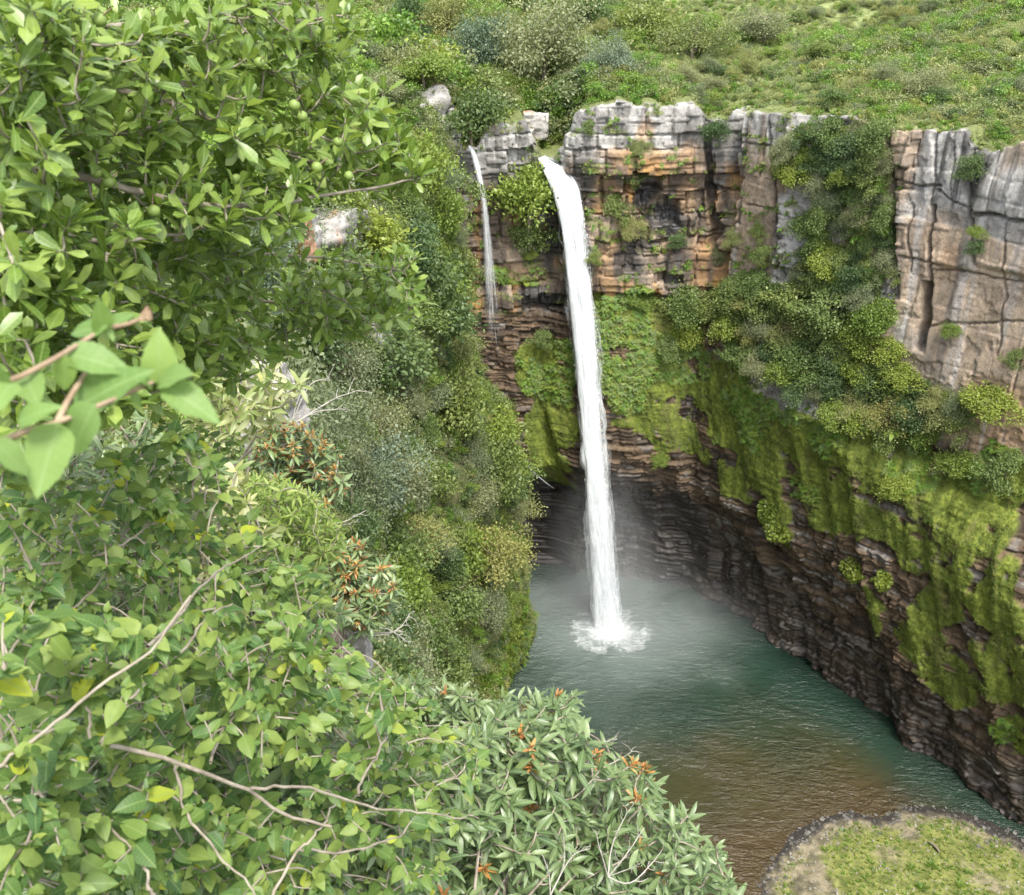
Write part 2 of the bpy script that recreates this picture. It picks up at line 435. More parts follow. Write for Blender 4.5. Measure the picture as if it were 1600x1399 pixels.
# ------------------------------------------------------------------ cliff surface: blocks, strata, ledges, cushions of moss
def blob_field(S, Z, items, warp=1.0):
    """Union of soft patches given by bearing, half-width and half-height; edges broken up by noise."""
    out = np.zeros_like(S)
    wx = (fbm(S * .25, Z * .25, oct=4, seed=31) - .5) * 5 * warp
    wz = (fbm(S * .25, Z * .25, oct=4, seed=57) - .5) * 5 * warp
    for px, py, rx, ry, a in items:
        s0, z0 = wuv(px, py)
        s1, _ = wuv(px + rx, py); s2, _ = wuv(px - rx, py)
        _, z1 = wuv(px, py + ry); _, z2 = wuv(px, py - ry)
        rs, rz = max(abs(s1 - s2) / 2, .3), max(abs(z1 - z2) / 2, .3)
        d = ((S - s0 + wx) / rs) ** 2 + ((Z - z0 + wz) / rz) ** 2
        out = np.maximum(out, a * sstep(1.5, .5, d))
    return out
def bearing_s(px): return wall_hit(px, 500)[0]
def build_cliff():
    s_a, s_b = wall_hit(600, 300)[0], wall_hit(1600, 700)[0] + 16
    ds, dz = .15, .15
    s = np.arange(s_a, s_b, ds); zr = np.arange(-2.5, 78, dz)
    S, ZR = np.meshgrid(s, zr, indexing='ij')
    top = zrim(S)
    rb1, _, _, _ = blocks(S, ZR * 0, 9, 10, 1.2, 3.5, 71)
    top = top + (rb1 - .5) * .5 + (fbm(S * .6, ZR * 0, oct=3, seed=3) - .5) * .8
    cap = np.clip(ZR - top, 0, None)
    Z = np.minimum(ZR, top)
    sb = bearing_s
    right = sstep(sb(1385), sb(1402), S)              # the bright slabby face
    mid = sstep(sb(1140), sb(1150), S) * (1 - right)
    back = 1 - sstep(sb(1136), sb(1146), S)
    zm = 39 + 6 * back - 1.5 * mid                    # the cliff proper stands above this height
    hi = sstep(zm - 1.5, zm + .5, Z + (fbm(S * .2, Z * .1, oct=3, seed=8) - .5) * 5)
    # coursed blocks of the upper cliff
    warp = (fbm(S * .05, Z * .05, oct=2, seed=4) - .5) * 3
    b1, b1b, d1s, d1z = blocks(S + (fbm(S * .3, Z * .3, oct=3, seed=5) - .5) * .8, Z + warp + (fbm(S * .4, Z * .4, oct=3, seed=15) - .5) * .5, 1.0, 4.6, 1.2, 6.5, 11)
    b2, b2b, d2s, d2z = blocks(S + (fbm(S * .8, Z * .8, oct=3, seed=6) - .5) * .4, Z + warp, .4, 1.5, .5, 2.6, 12)
    b3, b3b, d3s, d3z = blocks(S + (fbm(S * .15, Z * .15, oct=3, seed=9) - .5) * 1.6, Z + warp + (fbm(S * .15, Z * .1, oct=3, seed=19) - .5) * 1.0, 7.0, 14.0, 4.0, 11.0, 13)
    off = prof(S, Z)
    lean_slab = sstep(sb(1144), sb(1149), S) * (1 - sstep(sb(1200), sb(1208), S))
    pale = sstep(sb(1206), sb(1212), S) * (1 - sstep(sb(1285), sb(1300), S))
    rough = 1 - .9 * np.clip(right + lean_slab * 1.1 + pale * .5, 0, 1)
    blk = (b1 - .5) * 1.7 + (b2 - .5) * .45 + (fbm(S * .3, Z * .15, oct=2, seed=43) - .5) * 1.4
    blk = blk - .5 * sstep(.15, .09, np.minimum(d1s, d1z)) * (.4 + b1b) - .2 * sstep(.11, .06, np.where(b2b > .5, d2s, d2z))
    b4, b4b, d4s, d4z = blocks(S + (fbm(S * .1, Z * .12, oct=4, seed=46) - .5) * 1.0, Z + (fbm(S * .2, Z * .1, oct=3, seed=47) - .5) * .6 + S * .06, 9.0, 26.0, 1.6, 7.0, 48)
    slab = (b4 - .5) * .45 - .4 * sstep(.12, .07, d4s) * (b4b > .45) - .25 * sstep(.12, .07, d4z) * (b4b > .5) + (fbm(S * .25, Z * .05, oct=3, seed=44) - .5) * .4 - .14 * sstep(.655, .67, fbm(S * .5, Z * .45, oct=5, seed=45)) - .18 * sstep(.60, .605, fbm(S * .28, Z * .2, oct=4, seed=49))
    up = blk * rough + slab * np.clip(right + lean_slab * .6, 0, 1)
    # laminated lower wall: thin beds, each a little proud of or behind the next, broken by buttresses and gullies
    zt = Z + (fbm(S * .05, Z * .05, oct=2, seed=21) - .5) * 1.6 + (fbm(S * .6, Z * .6, oct=3, seed=20) - .5) * .25
    lam, lamb, dls, dlz = blocks(S + (fbm(S * .5, Z * .5, oct=2, seed=23) - .5) * 2, zt, .18, .7, .7, 4.5, 22)
    lam2, _, _, dl2 = blocks(S + (fbm(S * .3, Z * .3, oct=2, seed=26) - .5) * 2.5, zt, .9, 3.2, 1.5, 6.0, 27)
    rib = (fbm(S * .14 + Z * .05, Z * .02, oct=3, seed=24) - .5) * 3.6 + (fbm(S * .5 + Z * .12, Z * .07, oct=3, seed=25) - .5) * 1.5
    lo = (lam - .5) * .55 + (lam2 - .5) * 1.0 - .25 * sstep(.12, 0, np.minimum(dlz, dls)) + rib * sstep(45, 28, Z) + (fbm(S * .9 + Z * .2, Z * .5, oct=4, seed=28) - .5) * .5
    off = off + up * hi + lo * (1 - hi) + (fbm(S * 1.1, Z * 1.1, oct=4, seed=41) - .5) * (.16 - .12 * np.clip(right + lean_slab, 0, 1))
    # undercut bays and notches of the upper cliff behind the falls
    notch = np.zeros_like(S)
    for px, py, rx, ry, am in [(1012, 292, 17, 24, 1), (1036, 330, 26, 20, 1), (1000, 345, 20, 10, .6), (985, 400, 8, 30, .4), (1050, 436, 26, 8, .7), (850, 474, 34, 13, .8), (835, 372, 40, 7, .7), (955, 300, 22, 22, .35), (1110, 340, 14, 50, .5)]:
        s0, z0 = wuv(px, py); rs = rx * .083; rz = ry * .083          # square-cut bays where blocks have dropped out
        q = np.maximum(np.abs(S - s0 + (b1 - .5) * 1.6 + (b2 - .5) * .7) / rs, np.abs(Z - z0 + (b2b - .5) * .9 + (b1b - .5) * .6) / rz)
        notch = np.maximum(notch, am * sstep(1.06, .94, q))
    off = off - 1.9 * notch
    crack = np.zeros_like(S)
    for (x0, y0, x1, y1, wd, dp) in [(1462, 205, 1455, 330, .16, .7), (1458, 330, 1452, 450, .3, 1.2), (1450, 450, 1440, 552, .8, 2.2), (1200, 200, 1222, 440, .3, 1.3), (1517, 240, 1512, 350, .25, .8),
                                     (1512, 350, 1530, 420, .3, .8), (1105, 190, 1120, 420, .7, 1.6), (872, 260, 900, 330, .8, 1.2), (1395, 205, 1400, 470, .5, 1.4), (1430, 210, 1428, 300, .1, .3), (1425, 300, 1420, 430, .15, .4), (1490, 210, 1484, 330, .1, .3), (1575, 340, 1560, 560, .15, .4)]:
        s0, z0 = wuv(x0, y0); s1, z1 = wuv(x1, y1)
        t = np.clip((Z - z1) / (z0 - z1 + 1e-6), 0, 1)
        sl = s1 + (s0 - s1) * t + (fbm(Z * .5, Z * 0 + x0, oct=3, seed=77) - .5) * .8
        g = sstep(wd, wd * .2, np.abs(S - sl)) * sstep(0, .6, Z - min(z0, z1)) * sstep(0, .6, max(z0, z1) + .8 - Z)
        crack = np.maximum(crack, g); off = off - g * dp
    for (x0, y0, x1, y1, wd, dp, step) in [(1402, 283, 1468, 292, .18, .5, .15), (1462, 300, 1520, 330, .15, .4, .1), (1518, 333, 1640, 352, .3, .9, .55), (1405, 402, 1470, 415, .15, .4, .1), (1460, 420, 1640, 445, .16, .5, .12), (1440, 510, 1640, 500, .12, .3, .1), (1150, 222, 1204, 228, .15, .4, .1), (1165, 320, 1215, 330, .15, .3, .1)]:
        s0, z0 = wuv(x0, y0); s1, z1 = wuv(x1, y1)
        zl = z0 + (z1 - z0) * np.clip((S - s0) / (s1 - s0), 0, 1) + (fbm(S * .5, S * 0 + y0, oct=3, seed=78) - .5) * .7
        inn = sstep(-.3, .3, S - s0) * sstep(-.3, .3, s1 - S)
        g = sstep(wd, wd * .2, np.abs(Z - zl)) * inn; crack = np.maximum(crack, g * .8); off = off - g * dp + step * inn * sstep(0, .15, Z - zl) * sstep(6, 2, Z - zl)
    # moss, by where it grows
    MOSS = [(1000, 500, 55, 40, 1), (1060, 520, 40, 50, 1), (985, 580, 60, 50, 1), (1000, 640, 50, 40, .9), (850, 590, 45, 60, .9), (860, 680, 45, 60, 1), (870, 730, 30, 40, .9), (1140, 610, 40, 70, 1), (1180, 700, 50, 60, .95),
            (1090, 680, 25, 60, .6), (1150, 750, 40, 30, .8), (1250, 690, 70, 50, 1), (1290, 780, 70, 60, 1), (1330, 730, 60, 50, 1), (1400, 730, 60, 50, 1), (1470, 790, 80, 60, 1), (1450, 850, 70, 50, 1), (1540, 820, 60, 60, 1),
            (1560, 740, 60, 60, 1), (1430, 880, 50, 30, .9), (1480, 930, 50, 50, 1), (1440, 1000, 40, 60, .95), (1480, 1060, 50, 40, .85), (1570, 940, 50, 60, 1), (1560, 1040, 40, 50, .95), (1600, 1000, 40, 90, .9), (1585, 1150, 30, 40, .7),
            (1030, 715, 14, 20, .8), (955, 500, 20, 30, .8), (1215, 812, 24, 28, 1), (1335, 893, 20, 16, 1), (1384, 908, 10, 12, 1), (810, 440, 40, 14, .8), (830, 400, 30, 10, .6), (930, 690, 20, 40, .5), (1370, 960, 14, 40, .7), (945, 480, 20, 20, .8), (1100, 590, 50, 40, .7), (1530, 1080, 30, 30, .7), (1020, 600, 60, 60, .95), (960, 560, 40, 60, .95), (880, 560, 40, 40, .85), (1220, 760, 50, 40, .85), (1360, 800, 50, 50, .9), (1160, 660, 60, 60, .85), (1040, 680, 40, 30, .8)]
    mossm = blob_field(S, Z, MOSS, .9)
    brk = .6 * fbm(S * .22 + Z * .1, Z * .55, oct=5, seed=91) + .4 * fbm(S * .6, Z * .3, oct=4, seed=92)
    ledge = sstep(.30, .62, lam2)
    moss = sstep(.33, .56, mossm * .86 + (brk - .5) * 2.0 + (fbm(S * 2.2, Z * 1.4, oct=3, seed=98) - .5) * .5 - (1 - ledge) * .12)
    moss = moss * (mossm > .03)
    ms_tex = fbm(S * 1.6, Z * 1.2, oct=4, seed=93)
    off = off + moss * (.03 + .10 * sstep(.35, .75, fbm(S * .5, Z * .4, oct=3, seed=94)) + .16 * ms_tex)
    # ------------------------------------------------ colours of the rock itself
    off = off - moss * (1 - hi) * .8 * ((lam - .5) * .55 + (lam2 - .5) * 1.0 - .25 * sstep(.12, 0, np.minimum(dlz, dls)))
    def C(*c): return np.array(c)[None, None, :]
    def mx(a, b, f): return a + (b - a) * np.clip(f, 0, 1)[..., None]
    big = fbm(S * .12, Z * .12, oct=4, seed=51); med = fbm(S * .45, Z * .45, oct=4, seed=52)
    stre = fbm(S * 1.1, Z * .06, oct=4, seed=53); stre2 = fbm(S * .5, Z * .035, oct=3, seed=54)
    grey = mx(C(.22, .21, .195), C(.40, .385, .36), sstep(.3, .7, med))
    tan = mx(C(.26, .20, .145), C(.38, .295, .215), sstep(.3, .7, med))
    orange = mx(C(.20, .115, .055), C(.33, .195, .085), sstep(.3, .7, med))
    ochre = C(.40, .22, .055)
    black = C(.030, .029, .028)
    brown = mx(C(.046, .032, .021), C(.150, .104, .064), sstep(.3, .72, fbm(S * .3, zt * 1.4, oct=4, seed=55)))
    col = mx(tan, grey, sstep(.40, .58, big + (b1b - .5) * .3))
    zrel = zrim(S) - Z
    # back cliff: lichened cap, ochre middle, black seeps
    ub = mx(mx(tan * .85, orange, sstep(.42, .62, big + (b1b - .5) * .35)), grey, sstep(8.2, 6.2, zrel + (med - .5) * 5 + (b1 - .5) * 3))
    ub = mx(ub, ochre, sstep(.60, .70, fbm(S * .5, Z * .35, oct=4, seed=56)) * sstep(3, 6, zrel) * .55)
    ub = mx(ub, C(.075, .062, .052), sstep(.50, .66, stre2 + (b1 - .5) * .3) * sstep(3, 8, zrel) * .85)
    ub = mx(ub, C(.10, .095, .085), sstep(.56, .68, stre) * .6)
    col = mx(col, ub, back * 1.0)
    # slabby face: grey head, warm foot, dark drips
    rf = mx(mx(grey * 1.02, tan * 1.2, sstep(.46, .66, big * .7 + (b4 - .5) * .5 + .24)), tan * 1.12, sstep(12, 26, zrel + (big - .5) * 22))
    rf = mx(rf, C(.38, .25, .15), sstep(.60, .8, big + sstep(16, 28, zrel) * .14) * .75)
    rf = mx(rf, C(.07, .068, .065), sstep(.60, .70, stre) * sstep(16, 2, zrel + (stre2 - .5) * 26))
    rf = mx(rf, C(.46, .44, .415), sstep(.58, .72, fbm(S * .9, Z * .07, oct=4, seed=58)) * .6)
    rf = mx(rf, C(.13, .12, .11), sstep(.58, .68, fbm(S * 1.3, Z * .05, oct=4, seed=59)) * .55)
    col = mx(col, rf, right)
    ls = mx(tan * .80, C(.30, .20, .125), sstep(.45, .6, stre2)); ls = mx(ls, grey * .9, sstep(7, 2, zrel + (stre - .5) * 8)); ls = mx(ls, C(.10, .075, .055), sstep(.56, .68, stre) * .7)
    col = mx(col, ls, lean_slab)
    col = mx(col, mx(grey * 1.08, C(.12, .115, .11), sstep(.60, .70, fbm(S * .6, Z * .5, oct=4, seed=60)) * .7), pale * .85)
    orf = blob_field(S, Z, [(1000, 200, 14, 20, .9), (1080, 260, 40, 40, .8), (1000, 240, 60, 14, .9), (1080, 300, 30, 30, .8), (960, 420, 26, 40, .9), (945, 300, 24, 30, .7), (1190, 310, 14, 70, .8), (820, 430, 40, 16, .7), (830, 520, 36, 20, .8), (1165, 300, 14, 90, .5),
                            (1550, 480, 40, 40, .6), (1580, 420, 30, 60, .4), (1530, 640, 50, 20, .3), (770, 190, 12, 20, .4), (1100, 400, 24, 60, .5), (600, 560, 20, 40, .7)], .6)
    col = mx(col, np.where(back[..., None] > .5, orange * .8 + tan * .3, tan * 1.05), orf * .75)
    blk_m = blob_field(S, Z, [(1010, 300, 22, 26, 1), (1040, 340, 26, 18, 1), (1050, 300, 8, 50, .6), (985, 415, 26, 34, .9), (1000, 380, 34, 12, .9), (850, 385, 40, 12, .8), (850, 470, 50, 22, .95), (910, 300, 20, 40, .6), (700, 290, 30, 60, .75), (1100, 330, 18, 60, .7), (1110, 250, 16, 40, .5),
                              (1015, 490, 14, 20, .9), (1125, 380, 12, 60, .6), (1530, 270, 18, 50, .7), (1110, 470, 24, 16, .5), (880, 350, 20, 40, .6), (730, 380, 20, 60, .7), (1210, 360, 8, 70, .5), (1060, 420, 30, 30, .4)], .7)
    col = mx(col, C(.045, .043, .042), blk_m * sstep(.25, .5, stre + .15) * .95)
    # lower wall
    wetz = sstep(12, 3, Z + (big - .5) * 10 - sstep(sb(1500), sb(1150), S) * 7)
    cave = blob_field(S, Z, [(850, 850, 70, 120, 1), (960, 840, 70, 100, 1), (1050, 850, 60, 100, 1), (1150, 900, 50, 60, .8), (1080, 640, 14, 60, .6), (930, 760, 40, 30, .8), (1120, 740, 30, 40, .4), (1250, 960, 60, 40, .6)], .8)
    lowc = mx(brown, C(.034, .029, .025), np.maximum(wetz * .7, cave) * .92)  # cave shade painted near black into the rock colour, with wet rock besides
    lowc = mx(lowc, C(.17, .15, .13), sstep(.66, .78, lamb) * sstep(.45, .6, med) * (1 - cave * .6))
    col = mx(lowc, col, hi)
    col = mx(col, C(.06, .055, .05), crack * .5)
    mossc = mx(C(.090, .115, .018), C(.200, .235, .036), sstep(.3, .7, ms_tex * .6 + fbm(S * .3, Z * .3, oct=3, seed=96) * .4))
    mossc = mx(mossc, C(.10, .085, .035), sstep(.58, .72, fbm(S * .7, Z * .25, oct=4, seed=97)) * .6)
    col = mx(col, mossc, moss)
    # thin growth of grass and lichen on ledges of the upper cliff
    gre = sstep(.62, .72, fbm(S * .4, Z * .9, oct=4, seed=99)) * hi * (1 - right * .85) * .7
    col = mx(col, C(.11, .13, .035), gre)
    col = mx(col, C(.13, .15, .05), sstep(.3, 1.2, cap))
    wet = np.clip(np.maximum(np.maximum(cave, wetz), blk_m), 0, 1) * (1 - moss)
    # capping: the ground runs back from the edge
    off2 = off - cap
    Zc = Z + cap * .09 + sstep(0, 1, cap) * (fbm(S * .5, ZR * .5, oct=3, seed=61) - .5) * .5 - sstep(6, 12, cap) * 2
    edge = sstep(1.0, 0, np.abs(ZR - top))
    off2 = off2 - edge * .15 * b2
    p = cpos(S.ravel()); n = cnor(S.ravel())
    XY = p + n * off2.ravel()[:, None]
    V = np.concatenate([XY, Zc.ravel()[:, None]], 1)
    F = grid_faces(*S.shape)[:, ::-1]
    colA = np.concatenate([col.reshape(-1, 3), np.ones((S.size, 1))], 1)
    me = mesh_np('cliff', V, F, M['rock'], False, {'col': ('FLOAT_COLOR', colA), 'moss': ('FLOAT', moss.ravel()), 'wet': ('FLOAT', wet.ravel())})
    o = obj('cliff', me)
    tag(o, 'tall layered rock cliff ringing the pool, grey above and mossy below', kind='structure')
    return o, dict(S=S, Z=Z, V=V.reshape(*S.shape, 3), moss=moss, cap=cap, hi=hi, right=right, col=col)
cliff, CL = build_cliff()
_s0 = CL['S'][0, 0]
def cliff_at(s, z):
    """Point on the finished rock surface and the direction it faces."""
    i = int(np.clip(round((s - _s0) / .15), 0, CL['S'].shape[0] - 1)); j = int(np.clip(round((z + 2.5) / .15), 0, CL['S'].shape[1] - 1))
    n = cnor(s)
    return CL['V'][i, j], np.array([n[0], n[1], 0.0])
def cliff_ray(px, py): return cliff_at(*wuv(px, py))

# ------------------------------------------------------------------ far side of the gorge: the wooded left wall
LEFT_PLAN = np.array([(4.0, -14, 82), (2.6, -4, 81.8), (1.6, 1, 80.0), (1.0, 3, 78.6), (-.4, 5.5, 77.8), (-2.0, 9, 77), (-3.4, 13, 76), (-5.2, 18, 74.8), (-8.4, 28, 73), (-13, 42, 71), (-17.5, 60, 69.5), (-18.0, 78, 68.0), (-15.0, 92, 66.5), (-11.0, 106, 65), (-9.0, 114, 65), (-9.2, 121, 66.5), (-14, 127, 69)], float)
LP = smooth_path(LEFT_PLAN, 320)
def lx(Y): return np.interp(Y, LP[:, 1], LP[:, 0])
def lz(Y): return np.interp(Y, LP[:, 1], LP[:, 2])
def left_x(Y, z):
    """How far right the wooded wall reaches at this place and height."""
    d = np.clip(lz(Y) - z, 0, None)
    k = np.interp(Y, [0, 20, 60, 100, 130], [.10, .16, .19, .175, .14])
    bul = (fbm(np.asarray(Y) * .06, np.asarray(z) * .06, oct=3, seed=301) - .5) * 7 * sstep(0, 12, d)
    low = -1.6 * sstep(12, 4, np.asarray(z, float))
    return lx(Y) + k * d + bul + low
def build_left():
    Y = np.arange(-14, 127, .4); t = np.arange(-8, 82, .45)
    YY, TT = np.meshgrid(Y, t, indexing='ij')
    top = lz(YY)
    Z = top - np.clip(TT, 0, None)
    Z = np.maximum(Z, -2 - .01 * TT)
    X = left_x(YY, Z) + np.minimum(TT, 0)
    X = X + (fbm(YY * .5, Z * .5, oct=4, seed=305) - .5) * 1.6 * (TT > 0)
    Zc = Z + (fbm(X * .3, YY * .3, oct=3, seed=306) - .5) * 1.0 * (TT < 1)
    V = np.stack([X, YY, Zc], -1).reshape(-1, 3)
    n = fbm(YY * .3, Z * .5, oct=4, seed=307)[..., None]
    col = np.array([.045, .06, .018]) * (1 - n) + np.array([.12, .12, .045]) * n
    low = sstep(9, 3, Z)[..., None]
    col = col * (1 - low) + np.array([.06, .045, .03]) * low
    mo = (sstep(14, 4, Z) * sstep(.4, .6, fbm(YY * .3, Z * .2, oct=4, seed=308)))[..., None]
    col = col * (1 - mo) + np.array([.13, .18, .015]) * mo
    colA = np.concatenate([col.reshape(-1, 3), np.ones((X.size, 1))], 1)
    z0 = np.zeros(X.size)
    me = mesh_np('gorge_slope', V, grid_faces(*X.shape)[:, ::-1], M['rock'], False, {'col': ('FLOAT_COLOR', colA), 'moss': ('FLOAT', z0), 'wet': ('FLOAT', z0)})
    tag(obj('gorge_slope', me), 'steep earthy gorge side under the trees facing the falls', kind='structure')
build_left()

# ------------------------------------------------------------------ hillside above the edge
EDGE = np.concatenate([LP[:280, :2], CP[::12][CP[::12][:, 0] > -13]])
EDGZ = np.concatenate([LP[:280, 2], zrim(CS[::12])[CP[::12][:, 0] > -13] - .2])
def edge_dist(x, y):
    P = np.stack([x, y], -1).reshape(-1, 2)
    out = np.full(len(P), 1e9); zz = np.zeros(len(P)); sg = np.zeros(len(P))
    for i in range(len(EDGE) - 1):
        a, b = EDGE[i], EDGE[i + 1]; ab = b - a
        t = np.clip(((P - a) @ ab) / (ab @ ab + 1e-9), 0, 1)
        q = a + t[:, None] * ab
        d = ((P - q) ** 2).sum(1)
        m = d < out
        out[m] = d[m]; zz[m] = (EDGZ[i] + (EDGZ[i + 1] - EDGZ[i]) * t)[m]
        sg[m] = (ab[0] * (P[:, 1] - a[1]) - ab[1] * (P[:, 0] - a[0]))[m]
    sure = ((P[:, 1] > 131) | ((P[:, 0] < lx(P[:, 1]) - 1.5) & (P[:, 1] < 126)) | ((P[:, 0] < -17) & (P[:, 1] > 118)))
    d = np.sqrt(out) * np.where((sg > 0) | sure, 1, -1)          # positive: on the plateau side
    return d.reshape(np.shape(x)), zz.reshape(np.shape(x))
def hill_h(x, y, d=None, zz=None):
    if d is None: d, zz = edge_dist(x, y)
    dd = np.clip(d, 0, None)
    zz = zz + (70.3 - zz) * sstep(3, 14, dd) * (np.asarray(y) > 115) * (zz < 70.3)
    slope = .17 + .05 * sstep(30, 160, dd)
    left = sstep(40, -20, np.asarray(y, float))
    h = zz + slope * dd * (1 - .6 * left) - .00016 * dd ** 2 * 0 + (fbm(np.asarray(x) * .03, np.asarray(y) * .03, oct=3, seed=401) - .5) * 9 * sstep(4, 50, dd) + (fbm(np.asarray(x) * .2, np.asarray(y) * .2, oct=3, seed=402) - .5) * 1.2 * sstep(1, 5, dd)
    gx = np.interp(y, [120, 128, 145, 170, 210], [4, 4, 1, 6, 10])
    return h - 3.5 * np.exp(-((np.asarray(x) - gx) / 6) ** 2) * sstep(70, 20, dd) * (np.asarray(y) > 120)
def build_hill():
    x = np.concatenate([np.arange(-300, -60, 6.0), np.arange(-60, 110, 1.0), np.arange(110, 420, 6.0)])
    y = np.concatenate([np.arange(-60, 190, 1.0), np.arange(190, 620, 6.0)])
    X, Y = np.meshgrid(x, y, indexing='ij')
    d, zz = edge_dist(X, Y)
    Z = hill_h(X, Y, d, zz)
    Z = np.where(d < 3.0, Z - .9, Z - .25)
    keep = np.ones(X.shape, bool)
    F = grid_faces(*X.shape)
    ok = (d > 1.2).ravel()
    F = F[ok[F].all(1)]
    V = np.stack([X, Y, Z], -1).reshape(-1, 3)
    me = mesh_np('hillside', V, F, M['turf'], True)
    tag(obj('hillside', me), 'green brushy hillside rising behind the cliff edge', kind='structure')
build_hill()
def hill_hit(px, py):
    r = ray(px, py)
    t = np.arange(40, 420, .5)
    P = np.array([0, 0, CAM_Z]) + r[None] * t[:, None]
    d, zz = edge_dist(P[:, 0], P[:, 1])
    h = hill_h(P[:, 0], P[:, 1], d, zz)
    ok = np.where((P[:, 2] < h) & (d > 0.5) & (P[:, 1] > 60))[0]
    return (P[ok[0]], t[ok[0]]) if len(ok) else (P[-1], t[-1])
# ------------------------------------------------------------------ pool, gravel bank
BANK = [atZ(*p, 0.0)[:2] for p in [(1188, 1399), (1200, 1360), (1215, 1325), (1250, 1300), (1300, 1283), (1370, 1268), (1440, 1262), (1500, 1272), (1560, 1292), (1610, 1312)]]
BANK = [(BANK[0][0] - 1.0, 58.0)] + [tuple(b) for b in BANK] + [(66, 70), (70, 58)]
BANKS = smooth_path(BANK[:-1], 90)
IMP = atZ(952, 985, 0.0)                       # where the main fall meets the pool
def bank_d(x, y):
    P = np.stack([x, y], -1).reshape(-1, 2); out = np.full(len(P), 1e9)
    for a, b in zip(BANKS[:-1], BANKS[1:]):
        ab = b - a; t = np.clip(((P - a) @ ab) / (ab @ ab + 1e-9), 0, 1)
        out = np.minimum(out, ((P - a - t[:, None] * ab) ** 2).sum(1))
    ins = in_poly(P[:, 0], P[:, 1], [tuple(q) for q in BANKS] + [(75, 40), (BANKS[0][0], 40)])
    return (np.sqrt(out) * np.where(ins, 1, -1)).reshape(np.shape(x)) + (fbm(np.asarray(x) * .22, np.asarray(y) * .22, oct=4, seed=516) - .5) * 3.0
def water_mat():
    m, nt, b = new_mat('pool_water'); L = nt.links
    at = N(nt, 'ShaderNodeAttribute', attribute_name='col'); fo = N(nt, 'ShaderNodeAttribute', attribute_name='foam')
    tc = N(nt, 'ShaderNodeTexCoord')
    mp = N(nt, 'ShaderNodeMapping'); mp.inputs['Rotation'].default_value = (0, 0, R(25)); mp.inputs['Scale'].default_value = (.55, 1.3, 1)
    L.new(tc.outputs['Object'], mp.inputs['Vector'])
    n1 = noise(nt, 1.1, 3, .55, mp.outputs[0], .6); n2 = noise(nt, 3.6, 3, .6, mp.outputs[0], .4)
    h = mathn(nt, 'ADD', mathn(nt, 'MULTIPLY', n1, 1.0), mathn(nt, 'MULTIPLY', n2, .35))
    calm = noise(nt, .09, 3, .6, tc.outputs['Object'], .8)
    h = mathn(nt, 'MULTIPLY', h, mathn(nt, 'MULTIPLY', mathn(nt, 'SUBTRACT', calm, .22), 2.2, clamp=True))
    bp = N(nt, 'ShaderNodeBump'); bp.inputs['Strength'].default_value = 1.0; bp.inputs['Distance'].default_value = .8
    L.new(h, bp.inputs['Height'])
    f1 = noise(nt, .9, 8, .72, tc.outputs['Object'], 1.2)
    fm = mathn(nt, 'ADD', fo.outputs['Fac'], mathn(nt, 'MULTIPLY', mathn(nt, 'SUBTRACT', f1, .5), 1.5))
    fm = mathn(nt, 'MULTIPLY', mathn(nt, 'SUBTRACT', fm, .30), 1.15, clamp=True)
    fl = noise(nt, 4.5, 4, .7, mp.outputs[0])
    glint = mathn(nt, 'MULTIPLY', mathn(nt, 'SUBTRACT', fl, .70), 9.0, clamp=True)
    fm = mathn(nt, 'MAXIMUM', fm, mathn(nt, 'MULTIPLY', glint, .14))  # pale flecks painted into the water colour as glints on the ripples
    L.new(mixc(nt, fm, at.outputs['Color'], (.80, .83, .83)), b.inputs['Base Color'])
    L.new(mathn(nt, 'ADD', mathn(nt, 'MULTIPLY', fm, .6), .06), b.inputs['Roughness'])
    b.inputs['IOR'].default_value = 1.33
    L.new(bp.outputs[0], b.inputs['Normal'])
    return m
def build_pool():
    x = np.arange(-16, 80, .5); y = np.arange(52, 142, .5)
    X, Y = np.meshgrid(x, y, indexing='ij')
    d = -bank_d(X, Y)
    r = np.hypot(X - IMP[0], Y - IMP[1])
    n = fbm(X * .12, Y * .12, oct=4, seed=501)
    def mx(a, b, f): return a + (b - a) * np.clip(f, 0, 1)[..., None]
    deep = np.array([.017, .034, .021]); shal = np.array([.058, .042, .020]); mid = np.array([.038, .038, .016]); teal = np.array([.016, .036, .025]); milk = np.array([.115, .145, .13])
    fx = (Y - 92) * 1.0 - (X - 30) * .55                      # the bed shelves towards the lower, left end
    col = mx(np.broadcast_to(mid, X.shape + (3,)), deep, sstep(-4, 16, fx + (n - .5) * 14))
    sh = np.maximum(sstep(16, 0, d + (n - .5) * 16), sstep(10, -26, fx + (n - .5) * 20) * .9 * sstep(44, 26, X))
    col = mx(col, shal, sh)
    ps, pn = CP[::10], None
    dw = np.full(X.shape, 1e9)
    for q in ps: dw = np.minimum(dw, np.hypot(X - q[0], Y - q[1]))
    col = mx(col, teal, sstep(13, 4, dw + (n - .5) * 6) * sstep(26, 36, X) * .9)
    col = mx(col, milk, sstep(24, 3, r + (n - .5) * 16) * .8)
    foam = 1.25 * np.exp(-(r / 3.6) ** 2) + .42 * np.exp(-((r - 5.2) / 1.1) ** 2) * (fbm(X * .5, Y * .5, oct=3, seed=520) > .42)
    foam = np.maximum(foam, sstep(1.0, .2, d) * .2 * (d > -.2))
    foam = np.maximum(foam, .42 * np.exp(-((np.hypot(X - BANKS[6][0], Y - BANKS[6][1])) / 3.0) ** 2))
    Z = np.zeros_like(X)
    V = np.stack([X, Y, Z], -1).reshape(-1, 3)
    me = mesh_np('pool_water', V, grid_faces(*X.shape), water_mat(), True, {'col': ('FLOAT_COLOR', np.concatenate([col.reshape(-1, 3), np.ones((X.size, 1))], 1)), 'foam': ('FLOAT', foam.ravel())})
    tag(obj('pool_water', me), 'green and brown plunge pool below the falls', kind='structure')
